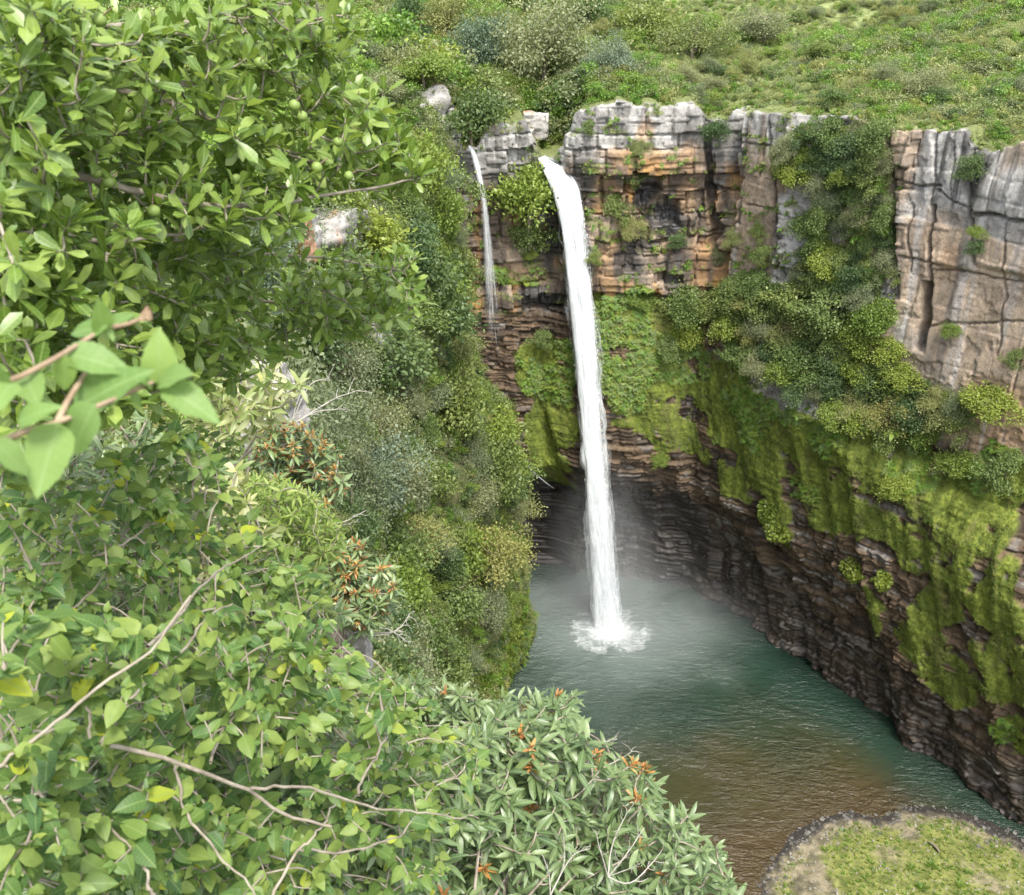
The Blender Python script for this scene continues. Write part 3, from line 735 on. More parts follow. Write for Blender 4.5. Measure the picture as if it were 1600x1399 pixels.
build_pool()
def bank_z(x, y):
    d = bank_d(x, y)
    return np.interp(d, [-6, -1.5, 0, 1.0, 4, 14, 40], [-1.2, -.14, .02, .09, .28, .65, 1.1]) + (fbm(x * .6, y * .6, oct=4, seed=511) - .5) * .25 * sstep(0, 2, d)
def build_bank():
    x = np.arange(18, 80, .25); y = np.arange(46, 92, .25)
    X, Y = np.meshgrid(x, y, indexing='ij')
    d = bank_d(X, Y)
    Z = bank_z(X, Y)
    F = grid_faces(*X.shape); ok = (d > -6).ravel(); F = F[ok[F].all(1)]
    def mx(a, b, f): return a + (b - a) * np.clip(f, 0, 1)[..., None]
    n = fbm(X * .25, Y * .25, oct=5, seed=512); n2 = fbm(X * 1.5, Y * 1.5, oct=4, seed=513)
    grav = mx(np.broadcast_to(np.array([.10, .09, .055]), X.shape + (3,)), np.array([.25, .215, .14]), sstep(.3, .7, n2))
    gr = mx(np.broadcast_to(np.array([.11, .13, .03]), X.shape + (3,)), np.array([.20, .215, .06]), sstep(.3, .7, n2))
    col = mx(grav, gr, sstep(.36, .56, n + .20 * sstep(2, 8, d)) * sstep(1.0, 3.5, d + (n - .5) * 3))
    col = mx(col, np.array([.040, .036, .032]), sstep(1.7, .3, d + (n - .5) * 4.0 + (n2 - .5) * 1.5))
    me = mesh_np('gravel_bank', np.stack([X, Y, Z], -1).reshape(-1, 3), F, M['rock'], False,
                 {'col': ('FLOAT_COLOR', np.concatenate([col.reshape(-1, 3), np.ones((X.size, 1))], 1)), 'moss': ('FLOAT', X.ravel() * 0), 'wet': ('FLOAT', sstep(1.5, .5, d).ravel())})
    tag(obj('gravel_bank', me), 'low gravel bank with sparse grass at the pool edge', kind='structure')
build_bank()

# ------------------------------------------------------------------ instancing for uncountable growth
def stuff_scatter(name, label, pts, rots, scls, protos, idx, parent=None):
    V = np.asarray(pts, float)
    me = bpy.data.meshes.new(name)
    me.vertices.add(len(V)); me.vertices.foreach_set('co', V.astype(np.float32).ravel())
    a = me.attributes.new('rot', 'FLOAT_VECTOR', 'POINT'); a.data.foreach_set('vector', np.asarray(rots, np.float32).ravel())
    a = me.attributes.new('scl', 'FLOAT', 'POINT'); a.data.foreach_set('value', np.asarray(scls, np.float32).ravel())
    a = me.attributes.new('idx', 'INT', 'POINT'); a.data.foreach_set('value', np.asarray(idx, np.int32).ravel())
    o = obj(name, me, parent)
    pc = bpy.data.collections.new(name + '_kinds')
    for i, (pm) in enumerate(protos):
        po = bpy.data.objects.new('%s_kind_%02d' % (name, i), pm); pc.objects.link(po)
    ng = bpy.data.node_groups.new(name, 'GeometryNodeTree')
    ng.interface.new_socket('Geometry', in_out='INPUT', socket_type='NodeSocketGeometry')
    ng.interface.new_socket('Geometry', in_out='OUTPUT', socket_type='NodeSocketGeometry')
    gi, go = ng.nodes.new('NodeGroupInput'), ng.nodes.new('NodeGroupOutput')
    mp = ng.nodes.new('GeometryNodeMeshToPoints')
    ip = ng.nodes.new('GeometryNodeInstanceOnPoints')
    ci = ng.nodes.new('GeometryNodeCollectionInfo'); ci.inputs['Collection'].default_value = pc
    ci.inputs['Separate Children'].default_value = True; ci.inputs['Reset Children'].default_value = True
    def attr(nm, typ):
        n = ng.nodes.new('GeometryNodeInputNamedAttribute'); n.data_type = typ; n.inputs['Name'].default_value = nm
        return n.outputs['Attribute']
    L = ng.links
    L.new(gi.outputs[0], mp.inputs[0]); L.new(mp.outputs[0], ip.inputs['Points'])
    L.new(ci.outputs[0], ip.inputs['Instance']); ip.inputs['Pick Instance'].default_value = True
    L.new(attr('idx', 'INT'), ip.inputs['Instance Index'])
    L.new(attr('rot', 'FLOAT_VECTOR'), ip.inputs['Rotation']); L.new(attr('scl', 'FLOAT'), ip.inputs['Scale'])
    L.new(ip.outputs[0], go.inputs[0])
    md = o.modifiers.new('scatter', 'NODES'); md.node_group = ng
    tag(o, label, kind='stuff')
    return o

# ------------------------------------------------------------------ leaves and crowns
def leaf_template(shape='ovate', nseg=5, fold=.25, curve=.25):
    x = np.linspace(0, 1, nseg + 1)
    pk = {'obovate': (1.25, .42, .185), 'lance': (.75, .8, .125), 'strap': (.5, .55, .095), 'ovate': (.5, .95, .31)}[shape]
    wv = x ** pk[0] * (1 - x) ** pk[1]; wv = wv / wv.max() * pk[2] + .008 * (1 - x)
    V = []; uv = []
    for xi, wi in zip(x, wv):
        zc = -curve * xi * xi * .5
        for sgn in (-1, 0, 1):
            V.append((xi, sgn * wi, zc + fold * wi * abs(sgn) + .02 * math.sin(xi * 13 + sgn * 2) * (abs(sgn) * .8 + .2))); uv.append((xi, sgn * 1.0))
    F = grid_faces(nseg + 1, 3)
    V = np.array(V)
    uvn = np.array(uv); uvn[:, 1] *= np.repeat(wv, 3)
    return V, F[:, ::-1].copy(), uvn
def frames(D, up):
    """Rotation matrices whose x axis is D and whose z axis leans towards up."""
    D = D / (np.linalg.norm(D, axis=1)[:, None] + 1e-9)
    Zv = up - (up * D).sum(1)[:, None] * D
    Zv /= np.linalg.norm(Zv, axis=1)[:, None] + 1e-9
    Yv = np.cross(Zv, D)
    return np.stack([D, Yv, Zv], -1)
def scatter_leaves(mb, tpl, P, D, up, scl):
    V, F, uv = tpl
    A = frames(D, up)
    W = np.einsum('mij,nj->mni', A, V) * np.asarray(scl)[:, None, None] + P[:, None]
    m, n = len(P), len(V)
    mb.add(W.reshape(-1, 3), (F[None] + (np.arange(m) * n)[:, None, None]).reshape(-1, F.shape[1]), np.tile(uv, (m, 1)))
def unit(v): return v / (np.linalg.norm(v, axis=-1, keepdims=True) + 1e-9)
KITE = (np.array([(0, 0, 0), (.45, -.30, .06), (1, 0, -.05), (.45, .30, .06)]), np.array([[0, 1, 2, 3]]), np.zeros((4, 2)))
def crown_mesh(name, mat, seed, shape=(1, 1, .8), clumps=30, per=110, leaf=.105, rag=.35, up_bias=.5, lo=-.5):
    """Unit-radius crown of leaf clumps: boughs of different length, gaps between them."""
    g = np.random.default_rng(seed)
    mb = MB()
    ctr = []
    while len(ctr) < clumps:
        v = unit(g.normal(size=3))
        if v[2] < lo: continue
        rr = g.uniform(.35, .95) * (1 + g.normal() * rag * .5)
        ctr.append(v * rr * np.array(shape))
    for c in ctr:
        cr = g.uniform(.20, .42)
        n = int(per * (cr / .3) ** 2 * g.uniform(.7, 1.3))
        d = unit(g.normal(size=(n, 3))); d[:, 2] = np.abs(d[:, 2]) * np.where(g.random(n) < .75, 1, -1)
        rad = cr * np.clip(g.normal(.78, .3, n), .15, 1.7)[:, None] * np.array([1.1, 1.1, .75])
        P = c + d * rad * g.uniform(.7, 1.5, 3)
        D = unit(d * .7 + g.normal(size=(n, 3)) * .6 + np.array([0, 0, -.15]))
        up = unit(d * .6 + g.normal(size=(n, 3)) * .35 + np.array([0, 0, up_bias]))
        scatter_leaves(mb, KITE, P, D, up, leaf * g.uniform(.6, 1.3, n))
    return mb.mesh(name, mat)
def trunk_mesh(name, mat, seed, h=1.0, r=.06, lean=.1, limbs=6):
    g = np.random.default_rng(seed)
    mb = MB()
    base = np.array([0, 0, -.25]); topp = np.array([lean, g.normal() * .05, h])
    mid = (base + topp) / 2 + np.array([g.normal() * .05, g.normal() * .05, 0])
    tube(mb, smooth_path([base, mid, topp], 7), [r * 1.4, r * .5], 6)
    for i in range(limbs):
        t = g.uniform(.35, .95); p = base + (topp - base) * t
        d = unit(np.array([g.normal(), g.normal(), .55])); q = p + d * g.uniform(.4, .75)
        tube(mb, smooth_path([p, (p + q) / 2 + g.normal(size=3) * .05, q], 4), [r * .5, r * .15], 4)
    return mb.mesh(name, mat)
def grass_tuft(name, mat, seed, n=26, spread=.25, droop=.6, wid=.035, hang=False):
    g = np.random.default_rng(seed); mb = MB()
    for _ in range(n):
        a = g.uniform(0, 2 * math.pi); rad = np.array([math.cos(a), math.sin(a), 0])
        p0 = rad * g.uniform(0, spread) * .6; L = g.uniform(.5, 1.0); sd = np.array([-rad[1], rad[0], 0]) * wid * g.uniform(.7, 1.3)
        p1 = p0 + rad * L * .22 + np.array([0, 0, L * .55]); p2 = p0 + rad * L * (.35 + .35 * droop) + np.array([0, 0, L * (.9 - .55 * droop)])
        V = np.array([p0 - sd, p0 + sd, p1 + sd * .8, p1 - sd * .8, p2 + sd * .1, p2 - sd * .1])
        mb.add(V, np.array([[0, 1, 2, 3], [3, 2, 4, 5]]))
    return mb.mesh(name, mat)
def fern_tuft(name, mat, seed, n=9, leaflets=9):
    g = np.random.default_rng(seed); mb = MB()
    for k in range(n):
        a = g.uniform(0, 2 * math.pi); rad = np.array([math.cos(a), math.sin(a), 0]); L = g.uniform(.6, 1.0); sd = np.array([-rad[1], rad[0], 0])
        t = np.linspace(.12, 1, leaflets)
        P = rad * (t * L)[:, None] + np.array([0, 0, 1]) * (L * (.75 * t - .62 * t * t))[:, None]
        for sg in (-1, 1):
            D = np.tile(sd * sg, (leaflets, 1)) + rad * .45
            scatter_leaves(mb, KITE, P, D, np.tile([0, 0, 1.0], (leaflets, 1)) + g.normal(size=(leaflets, 3)) * .2, L * .34 * (1.05 - t * .75))
    return mb.mesh(name, mat)

SPEC = {}
def species(key, mat, adj, sizes, **kw):
    SPEC[key] = dict(crowns=[crown_mesh('crown_' + key, M[mat], 1000 + hash_key(key) + i, **kw) for i in range(3)], trunks=[trunk_mesh('trunk_' + key, M['bark'], 50 + i, r=.05) for i in range(2)], adj=adj)
def hash_key(k): return sum(ord(c) * (i + 3) for i, c in enumerate(k)) % 997
species('green', 'green', 'mid-green leafy', 1)
species('dark', 'dark', 'dark green dense', 1, leaf=.10, per=120)
species('lime', 'lime', 'bright yellow-green', 1, leaf=.11)
species('grey', 'grey', 'grey-green fine-leaved', 1, leaf=.065, per=230, clumps=30, rag=.5)
species('silver', 'silver', 'silvery blue-green', 1, shape=(.85, .85, 1.15), leaf=.075, per=190, rag=.6)
species('olive', 'olive', 'olive loose-crowned', 1, leaf=.075, per=190, clumps=24, rag=.6)
def plant(kind, label, pos, r, lean=(0, 0), group=None, name=None, cat='tree', trunk=True, rz=None, squash=1.0, crown_up=.75):
    sp = SPEC[kind]
    sx, sy, sz = random.uniform(.78, 1.22), random.uniform(.78, 1.22), random.uniform(.85, 1.2)
    hw = sz * squash / ((sx + sy) / 2)
    if group: label = ('tall-crowned ' if hw > 1.18 else 'low spreading ' if hw < .82 else 'rounded ') + label
    t = thing(name or ('shrub' if cat == 'shrub' else 'tree'), label, cat, tuple(float(v) for v in pos), group)
    t.rotation_euler = (0, 0, random.uniform(0, 6.28) if rz is None else rz)
    c = obj('crown', random.choice(sp['crowns']), t, (0, 0, r * crown_up), None, (r * sx, r * sy, r * squash * sz))
    if trunk:
        obj('trunk', random.choice(sp['trunks']), t, (0, 0, 0), None, (r, r, r * (crown_up + .35)))
    if lean != (0, 0):
        # grow out from the wall
        c.location = (0, 0, r * crown_up)
        t.rotation_euler = Vector((lean[0], lean[1], 1.0)).to_track_quat('Z', 'Y').to_euler()
    return t
# ------------------------------------------------------------------ waterfalls
def fall_mat(name, cover, edge):
    """Broken white water: opaque ropes and gaps, drawn out along the fall."""
    m, nt, b = new_mat(name); L = nt.links
    at = N(nt, 'ShaderNodeAttribute', attribute_name='st')
    sp = N(nt, 'ShaderNodeSeparateXYZ'); L.new(at.outputs['Vector'], sp.inputs[0])
    n1 = noise(nt, 1.0, 6, .65, at.outputs['Vector'], .4)
    al = N(nt, 'ShaderNodeAttribute', attribute_name='alpha')
    a = mathn(nt, 'ADD', mathn(nt, 'MULTIPLY', mathn(nt, 'SUBTRACT', n1, .5), edge), al.outputs['Fac'])
    a = mathn(nt, 'MULTIPLY', a, cover, clamp=True)
    b.inputs['Base Color'].default_value = (.86, .88, .89, 1)
    b.inputs['Roughness'].default_value = .5
    b.inputs['Subsurface Weight'].default_value = 0.0
    bp = N(nt, 'ShaderNodeBump'); bp.inputs['Strength'].default_value = .6; bp.inputs['Distance'].default_value = .25
    L.new(n1, bp.inputs['Height']); L.new(bp.outputs[0], b.inputs['Normal'])
    t = N(nt, 'ShaderNodeBsdfTranslucent'); t.inputs['Color'].default_value = (.86, .88, .89, 1)
    mw = N(nt, 'ShaderNodeMixShader'); mw.inputs[0].default_value = .4
    L.new(b.outputs[0], mw.inputs[1]); L.new(t.outputs[0], mw.inputs[2])
    tr = N(nt, 'ShaderNodeBsdfTransparent')
    mx = N(nt, 'ShaderNodeMixShader'); L.new(a, mx.inputs[0]); L.new(tr.outputs[0], mx.inputs[1]); L.new(mw.outputs[0], mx.inputs[2])
    L.new(mx.outputs[0], nt.nodes['Material Output'].inputs['Surface'])
    return m
M['fall_core'] = fall_mat('water_core', 3.0, 1.2)
M['fall_spray'] = fall_mat('water_spray', 1.0, 2.4)
def fall_sheet(name, parent, ctr, wid, scale, mat, seed, depth=.6, sides=28, alpha=None, step=.25, rough=.16):
    """Tube of falling water: ctr (n,3) from lip to foot, wid half-widths along it."""
    C0 = np.asarray(ctr, float)
    L = np.concatenate([[0], np.cumsum(np.linalg.norm(np.diff(C0, axis=0), axis=1))])
    n = int(L[-1] / step)
    t = np.linspace(0, L[-1], n)
    P = np.stack([np.interp(t, L, C0[:, i]) for i in range(3)], 1)
    for _ in range(3):
        P[1:-1] = (P[:-2] + 2 * P[1:-1] + P[2:]) / 4
    W = np.interp(t, L, wid) * scale
    A = np.array([1.0, 0, 0]); T = unit(np.gradient(P, axis=0)); B = unit(np.cross(T, A)); A2 = np.cross(B, T)
    ph = np.linspace(0, 2 * math.pi, sides, endpoint=False)
    PH, TT = np.meshgrid(ph, t, indexing='ij')
    nr = fbm(np.cos(PH) * 2.2 + 7 + seed, np.sin(PH) * 2.2 + 9, TT * .22, oct=4, seed=seed)
    rr = 1 + (nr - .5) * 2 * rough * 1.6
    dp = depth * np.interp(TT, [0, 4, 10], [.35, .7, 1.0])
    X = P[None] + (np.cos(PH) * W * rr)[..., None] * A2[None] + (np.sin(PH) * W * rr * dp)[..., None] * B[None]
    F = grid_faces(sides, n, wrap=True)
    st = np.stack([np.cos(PH) * 2.6 * scale + seed, np.sin(PH) * 2.6 * scale, TT * .16], -1)
    al = np.ones_like(PH) * .5 if alpha is None else np.interp(TT / L[-1], np.linspace(0, 1, len(alpha)), alpha)
    me = mesh_np(name, X.reshape(-1, 3), F, mat, True, {'st': ('FLOAT_VECTOR', st.reshape(-1, 3)), 'alpha': ('FLOAT', al.ravel())})
    return obj(name, me, parent)
def drop_cloud(name, parent, P, V, size, seed, mat):
    """Drops and shreds of water: small stretched spindles."""
    g = np.random.default_rng(seed); mb = MB()
    T = (np.array([(0, 0, 0), (.5, -.11, 0), (1, 0, 0), (.5, .11, 0), (.5, 0, .11), (.5, 0, -.11)]), np.array([[0, 1, 2, 3], [0, 4, 2, 5]]), np.zeros((6, 2)))
    scatter_leaves(mb, T, P, V, g.normal(size=P.shape), size)
    return obj(name, mb.mesh(name, mat), parent)
m, nt, b = new_mat('water_drop'); b.inputs['Base Color'].default_value = (.88, .9, .9, 1); b.inputs['Roughness'].default_value = .4
M['drop'] = m

def build_falls():
    g = np.random.default_rng(5)
    L = [(846, 246, 127.5), (858, 258, 126.6), (872, 275, 125.7), (886, 302, 124.9), (895, 345, 124.3), (902, 400, 123.6), (908, 460, 122.9), (914, 520, 122.3), (920, 600, 121.5), (927, 680, 120.7), (933, 760, 120.0), (939, 840, 119.3), (945, 910, 118.7), (950, 972, 118.2)]
    C0 = np.array([atY(*p) for p in L]); C0[-1, 2] = .1
    wd = np.array([.4, .8, 1.3, 1.55, 1.45, 1.45, 1.4, 1.4, 1.4, 1.42, 1.45, 1.5, 1.6, 1.75])
    t = thing('waterfall', 'tall broad white waterfall plunging the full height into the pool', 'waterfall', tuple(atZ(952, 985, 0.0)))
    t.location = (0, 0, 0)
    fall_sheet('water_core', t, C0, wd, .66, M['fall_core'], 1, alpha=[.75, .72, .62, .55, .52, .5])
    fall_sheet('water_sheet', t, C0 - np.array([0, .15, 0]), wd, .84, M['fall_spray'], 2, alpha=[.55, .5, .45, .45, .45, .5], rough=.34)
    fall_sheet('water_sheet', t, C0, wd, 1.0, M['fall_spray'], 3, alpha=[.28, .20, .20, .22, .25, .30], rough=.42)
    for k, (ox, sc_) in enumerate([(-.62, .34), (.58, .38), (.15, .45), (-.3, .4)]):      # separate ropes of water at the edges
        sway = np.cumsum(g.normal(size=len(C0)) * .10)
        fall_sheet('water_strand', t, C0 + np.stack([wd * ox + sway, -.3 - wd * .3 + 0 * wd, 0 * wd], 1), wd, sc_, M['fall_spray'], 40 + k, alpha=[.3, .45, .35, .4, .3, .35], rough=.4, sides=14)
    fall_sheet('spray_veil', t, C0, wd, 1.2, M['fall_spray'], 4, alpha=[-.3, -.05, .06, .16, .24, .32], rough=.4)
    # loose shreds of water along the edges
    n = 5200
    u = g.uniform(.05, 1, n); k = u * (len(C0) - 1); i = np.clip(k.astype(int), 0, len(C0) - 2); f = (k - i)[:, None]
    P = C0[i] * (1 - f) + C0[i + 1] * f; W = np.interp(k, np.arange(len(wd)), wd)
    a = g.uniform(0, 2 * math.pi, n); rr = W * (g.uniform(.6, 1.05, n) + .5 * g.random(n) ** 4 * u)
    P = P + np.stack([np.cos(a) * rr, np.sin(a) * rr * .7, np.zeros(n)], 1)
    Vd = C0[i + 1] - C0[i] + g.normal(size=(n, 3)) * .2
    o = drop_cloud('spray', t, P, Vd, g.uniform(.1, .4, n), 9, M['drop']); o['kind'] = 'stuff'
    # burst where it lands
    imp = atZ(952, 985, 0.0)
    n = 1100
    a = g.uniform(0, 2 * math.pi, n); rad = np.abs(g.normal(size=n)) * 1.5 + .1; hgt = np.abs(g.normal(size=n)) * 1.5 * np.exp(-rad / 3.2)
    P = imp + np.stack([np.cos(a) * rad, np.sin(a) * rad, hgt + .03], 1)
    Vd = np.stack([np.cos(a), np.sin(a), g.normal(size=n) * .8 + .2], 1)
    o = drop_cloud('splash', t, P, Vd, g.uniform(.06, .3, n), 10, M['drop']); o['kind'] = 'stuff'
    # foaming mound
    rr = np.linspace(0, 3.4, 44); ph = np.linspace(0, 2 * math.pi, 72, endpoint=False)
    PH, RR = np.meshgrid(ph, rr, indexing='ij')
    h = .6 * np.exp(-(RR / 1.7) ** 2) * (.5 + 1.0 * fbm(np.cos(PH) * RR * 1.3 + 20, np.sin(PH) * RR * 1.3 + 20, oct=5, seed=6)) - .06 + .25 * (fbm(np.cos(PH) * RR * 2 + 20, np.sin(PH) * RR * 2 + 30, oct=4, seed=7) - .5) * sstep(3.6, 2.0, RR)
    X = np.stack([imp[0] + np.cos(PH) * RR * 1.15, imp[1] + np.sin(PH) * RR, h], -1).reshape(-1, 3)
    st = np.stack([np.cos(PH) * RR * 1.6, np.sin(PH) * RR * 1.6, RR * 0], -1).reshape(-1, 3)
    obj('foam_mound', mesh_np('foam_mound', X, grid_faces(72, 44, wrap=True), M['fall_spray'], True, {'st': ('FLOAT_VECTOR', st), 'alpha': ('FLOAT', np.interp(RR, [0, 1.0, 2.0, 3.4], [1.1, .6, .0, -.8]).ravel())}), t)

    # the narrow second fall
    L2 = [(733, 228, 126.6), (740, 240, 126.0), (746, 262, 125.6), (752, 290, 125.3), (757, 320, 125.1), (761, 360, 124.9), (765, 420, 124.6), (770, 500, 124.2), (777, 580, 123.8)]
    C2 = np.array([atY(*p) for p in L2]); w2 = np.array([.2, .32, .38, .32, .32, .38, .5, .65, .75])
    t2 = thing('waterfall', 'thin ribbon waterfall slipping down behind the gorge trees', 'waterfall')
    fall_sheet('water_core', t2, C2, w2, .62, M['fall_core'], 21, alpha=[.45, .3, .1, -.1, -.3, -.7], sides=16)
    fall_sheet('water_sheet', t2, C2, w2, 1.0, M['fall_spray'], 22, alpha=[.42, .28, .16, .08, -.05, -.4], sides=18)
    fall_sheet('spray_veil', t2, C2, w2, 1.35, M['fall_spray'], 23, alpha=[-.1, .02, .06, .05, -.05, -.6], sides=18)
    # trickles over the cave mouth
    L3 = [(826, 728, 125.5), (838, 742, 125.0), (850, 752, 124.8), (866, 764, 124.6)]
    C3 = np.array([atY(*p) for p in L3])
    t3 = thing('trickle', 'short white trickle crossing the dark cave brow', 'waterfall')
    fall_sheet('water_core', t3, C3, np.array([.07, .12, .09, .04]), 1.0, M['fall_spray'], 31, alpha=[.3, .2, .05], sides=10)
    L4 = [(806, 762, 124.5), (808, 800, 124.2), (812, 850, 124), (816, 900, 123.8), (822, 950, 123.6)]
    C4 = np.array([atY(*p) for p in L4])
    t4 = thing('trickle', 'faint veil of water falling down the dark cave wall', 'waterfall')
    fall_sheet('spray_veil', t4, C4, np.array([.25, .3, .4, .5, .6]), 1.0, M['fall_spray'], 32, alpha=[.3, .18, .14, .12, .1], sides=12)
build_falls()

def build_mist():
    m = bpy.data.materials.new('mist'); m.use_nodes = True; nt = m.node_tree; L = nt.links
    nt.nodes.remove(nt.nodes['Principled BSDF'])
    v = N(nt, 'ShaderNodeVolumePrincipled'); v.inputs['Color'].default_value = (.93, .95, .97, 1); v.inputs['Anisotropy'].default_value = .2
    tc = N(nt, 'ShaderNodeTexCoord')
    ln = N(nt, 'ShaderNodeVectorMath', operation='LENGTH'); L.new(tc.outputs['Object'], ln.inputs[0])
    n = noise(nt, 2.1, 3, .55, tc.outputs['Object'], .5)
    fall = mathn(nt, 'SUBTRACT', 1.0, ln.outputs['Value'], clamp=True)
    fall = mathn(nt, 'POWER', fall, 1.25)
    dn = mathn(nt, 'MULTIPLY', fall, mathn(nt, 'MULTIPLY', mathn(nt, 'SUBTRACT', n, .34), 5.0, clamp=True))
    L.new(mathn(nt, 'MULTIPLY', dn, .08), v.inputs['Density'])
    L.new(v.outputs[0], nt.nodes['Material Output'].inputs['Volume'])
    imp = atZ(952, 985, 0.0)
    mb = MB()
    n = 24; k = 13
    th = np.linspace(0, math.pi, k); ph = np.linspace(0, 2 * math.pi, n, endpoint=False)
    PH, TH = np.meshgrid(ph, th, indexing='ij')
    V = np.stack([np.cos(PH) * np.sin(TH), np.sin(PH) * np.sin(TH), -np.cos(TH)], -1).reshape(-1, 3)
    me = mesh_np('mist', V, grid_faces(n, k, wrap=True), m, True)
    o = obj('mist', me, None, (imp[0] + 2.0, imp[1] + 2.0, 1.0), None, (25, 18, 8.5))
    tag(o, 'pale drifting mist round the foot of the waterfall', kind='stuff')
    o = obj('mist', me, None, (imp[0] - 1.0, imp[1] + 1.6, 10), None, (9, 7, 18))
    tag(o, 'thin veil of mist hanging along the lower waterfall', kind='stuff')
build_mist()

# ------------------------------------------------------------------ trees and shrubs of the hillside
PLACED = []
def hill_tree(px, py, rpx, kind, label, squash=1.0, cat='tree', group=None):
    """A tree whose crown is centred on this bearing."""
    p, t = hill_hit(px, py + rpx * .75)
    r = rpx * t / FPX
    return plant(kind, label, (p[0], p[1], float(hill_h(p[0:1], p[1:2])[0]) - .2), r, squash=squash, cat=cat, group=group, crown_up=.62)
for px, py, rp, kd, lb, sq in [
    (850, 72, 92, 'grey', 'broad grey-green tree spreading behind the lip of the tall waterfall', .85),
    (750, 82, 50, 'silver', 'silvery blue-green tree standing above the dark bush between the falls', 1.1),
    (958, 95, 46, 'silver', 'small silvery tree at the edge of the broad grey-green tree by the grass', 1.0),
    (662, 108, 44, 'lime', 'yellow-green round bush above the pale rocks by the thin waterfall', .9),
    (600, 52, 54, 'green', 'leafy green tree uphill of the yellow-green round bush', 1.0),
    (560, 95, 40, 'grey', 'dull grey-green tree beside the yellow-green round bush', 1.0),
    (922, 14, 40, 'dark', 'dark green dense tree high on the slope above the tall waterfall', 1.0),
    (700, 30, 42, 'olive', 'olive tree with a loose crown uphill of the silvery blue-green tree', .9),
    (792, 132, 34, 'lime', 'small yellow-green shrub on the rock between the two waterfalls', .8),
    (880, 150, 30, 'green', 'green shrub in the stream cleft just above the tall waterfall', .9),
    (1080, 60, 46, 'olive', 'olive shrub crown on the open hillside beyond the cliff top', .8),
    (1190, 40, 50, 'grey', 'wide grey-green shrub high on the brushy hillside', .6),
    (1440, 130, 34, 'grey', 'grey-green domed shrub on the hillside above the slabby cliff', .8),
    (1010, 40, 44, 'green', 'green bushy tree on the slope beside the broad grey-green tree', .9),
    (640, 20, 44, 'dark', 'dark tree at the head of the wooded slope', 1.0)]:
    hill_tree(px, py, rp, kd, lb, sq)
# two that hang over the falls themselves
p, n = cliff_ray(738, 215)
plant('dark', 'dark blue-green bush overhanging the lip of the thin waterfall', p + n * .3 + np.array([0, 0, .3]), 4.5, cat='shrub', squash=1.2, crown_up=.75)
p, n = cliff_ray(824, 352)
plant('lime', 'bright green rounded tree clinging to the rock between the two waterfalls', p + n * 1.0, 5.2, squash=1.05, crown_up=.75)
p, n = cliff_ray(828, 385)
plant('green', 'drooping green shrub below the bright rounded tree between the waterfalls', p + n * .6, 2.3, cat='shrub', squash=1.3, crown_up=.5)

# ------------------------------------------------------------------ brush of the hillside (uncountable) and a first rank of shrubs one can tell apart
def small_crown(name, mat, seed, **kw): return crown_mesh(name, M[mat], seed, **{**dict(clumps=10, per=85, rag=.5), **kw})
brush = [small_crown('brush', k, 700 + i, leaf=lf) for i, (k, lf) in enumerate([('green', .16), ('lime', .15), ('olive', .15), ('grey', .13), ('bracken', .15), ('bracken', .13), ('grass', .16), ('dark', .15)])]
tufts = [grass_tuft('tuft', M['bracken'], 1), grass_tuft('tuft', M['grass'], 2), grass_tuft('tuft', M['straw'], 3, 30, .35, .8), fern_tuft('fern', M['fern'], 4), fern_tuft('fern', M['lime'], 5)]
def build_hill_brush():
    g = np.random.default_rng(77)
    n = 46000
    Y = 78 + 230 * g.random(n) ** 1.25; X = (g.random(n) * 1.5 - .68) * Y * .95 + 6
    d, zz = edge_dist(X, Y); h = hill_h(X, Y, d, zz)
    wood = sstep(30, -6, X) * sstep(0, 1, Y)                 # denser, taller towards the stream
    keep = (d > .8) & ((d > 2.5) | (g.random(n) < .45))
    patch = fbm(X * .06, Y * .06, oct=3, seed=601)
    P = np.stack([X, Y, h], 1)[keep]; wd = wood[keep]; d = d[keep]; patch = patch[keep]; k = len(P)
    r1, r2 = g.random(k), g.random(k)
    sc = (.55 + .75 * r1 ** 2) * (1 + 1.3 * wd * sstep(3, 12, d)) * sstep(0, 6, d + 2.5)
    sc = sc * (.75 + .8 * sstep(.45, .7, patch))
    idx = np.where(patch + (r2 - .5) * .5 + wd * .12 > .56, g.choice([0, 1, 3, 7, 6], k, p=[.3, .15, .35, .05, .15]), g.choice([2, 4, 5, 6, 3], k, p=[.15, .25, .38, .14, .08]))
    idx = np.where((d < 5) & (r2 < .7), g.choice([5, 6, 2], k), idx)
    P[:, 2] += sc * .15
    rot = np.stack([g.normal(size=k) * .15, g.normal(size=k) * .15, g.random(k) * 6.28], 1)
    stuff_scatter('hillside_brush', 'low mixed green brush covering the hillside above the cliff', P, rot, sc, brush, idx)
    # grass along the edge and between shrubs
    n = 42000
    Y = 76 + 150 * g.random(n) ** 1.3; X = (g.random(n) * 1.5 - .68) * Y * .95 + 6
    d, zz = edge_dist(X, Y); h = hill_h(X, Y, d, zz); keep = (d > -.2) & ((d < 12) | (g.random(n) < .3))
    P = np.stack([X, Y, h], 1)[keep]; k = len(P)
    stuff_scatter('hillside_grass', 'pale tufted grass along the cliff edge and hillside', P, np.stack([g.normal(size=k) * .25, g.normal(size=k) * .25, g.random(k) * 6.28], 1), g.uniform(.4, 1.0, k), tufts, g.choice([0, 1, 2, 3], k, p=[.35, .3, .25, .1]))
build_hill_brush()
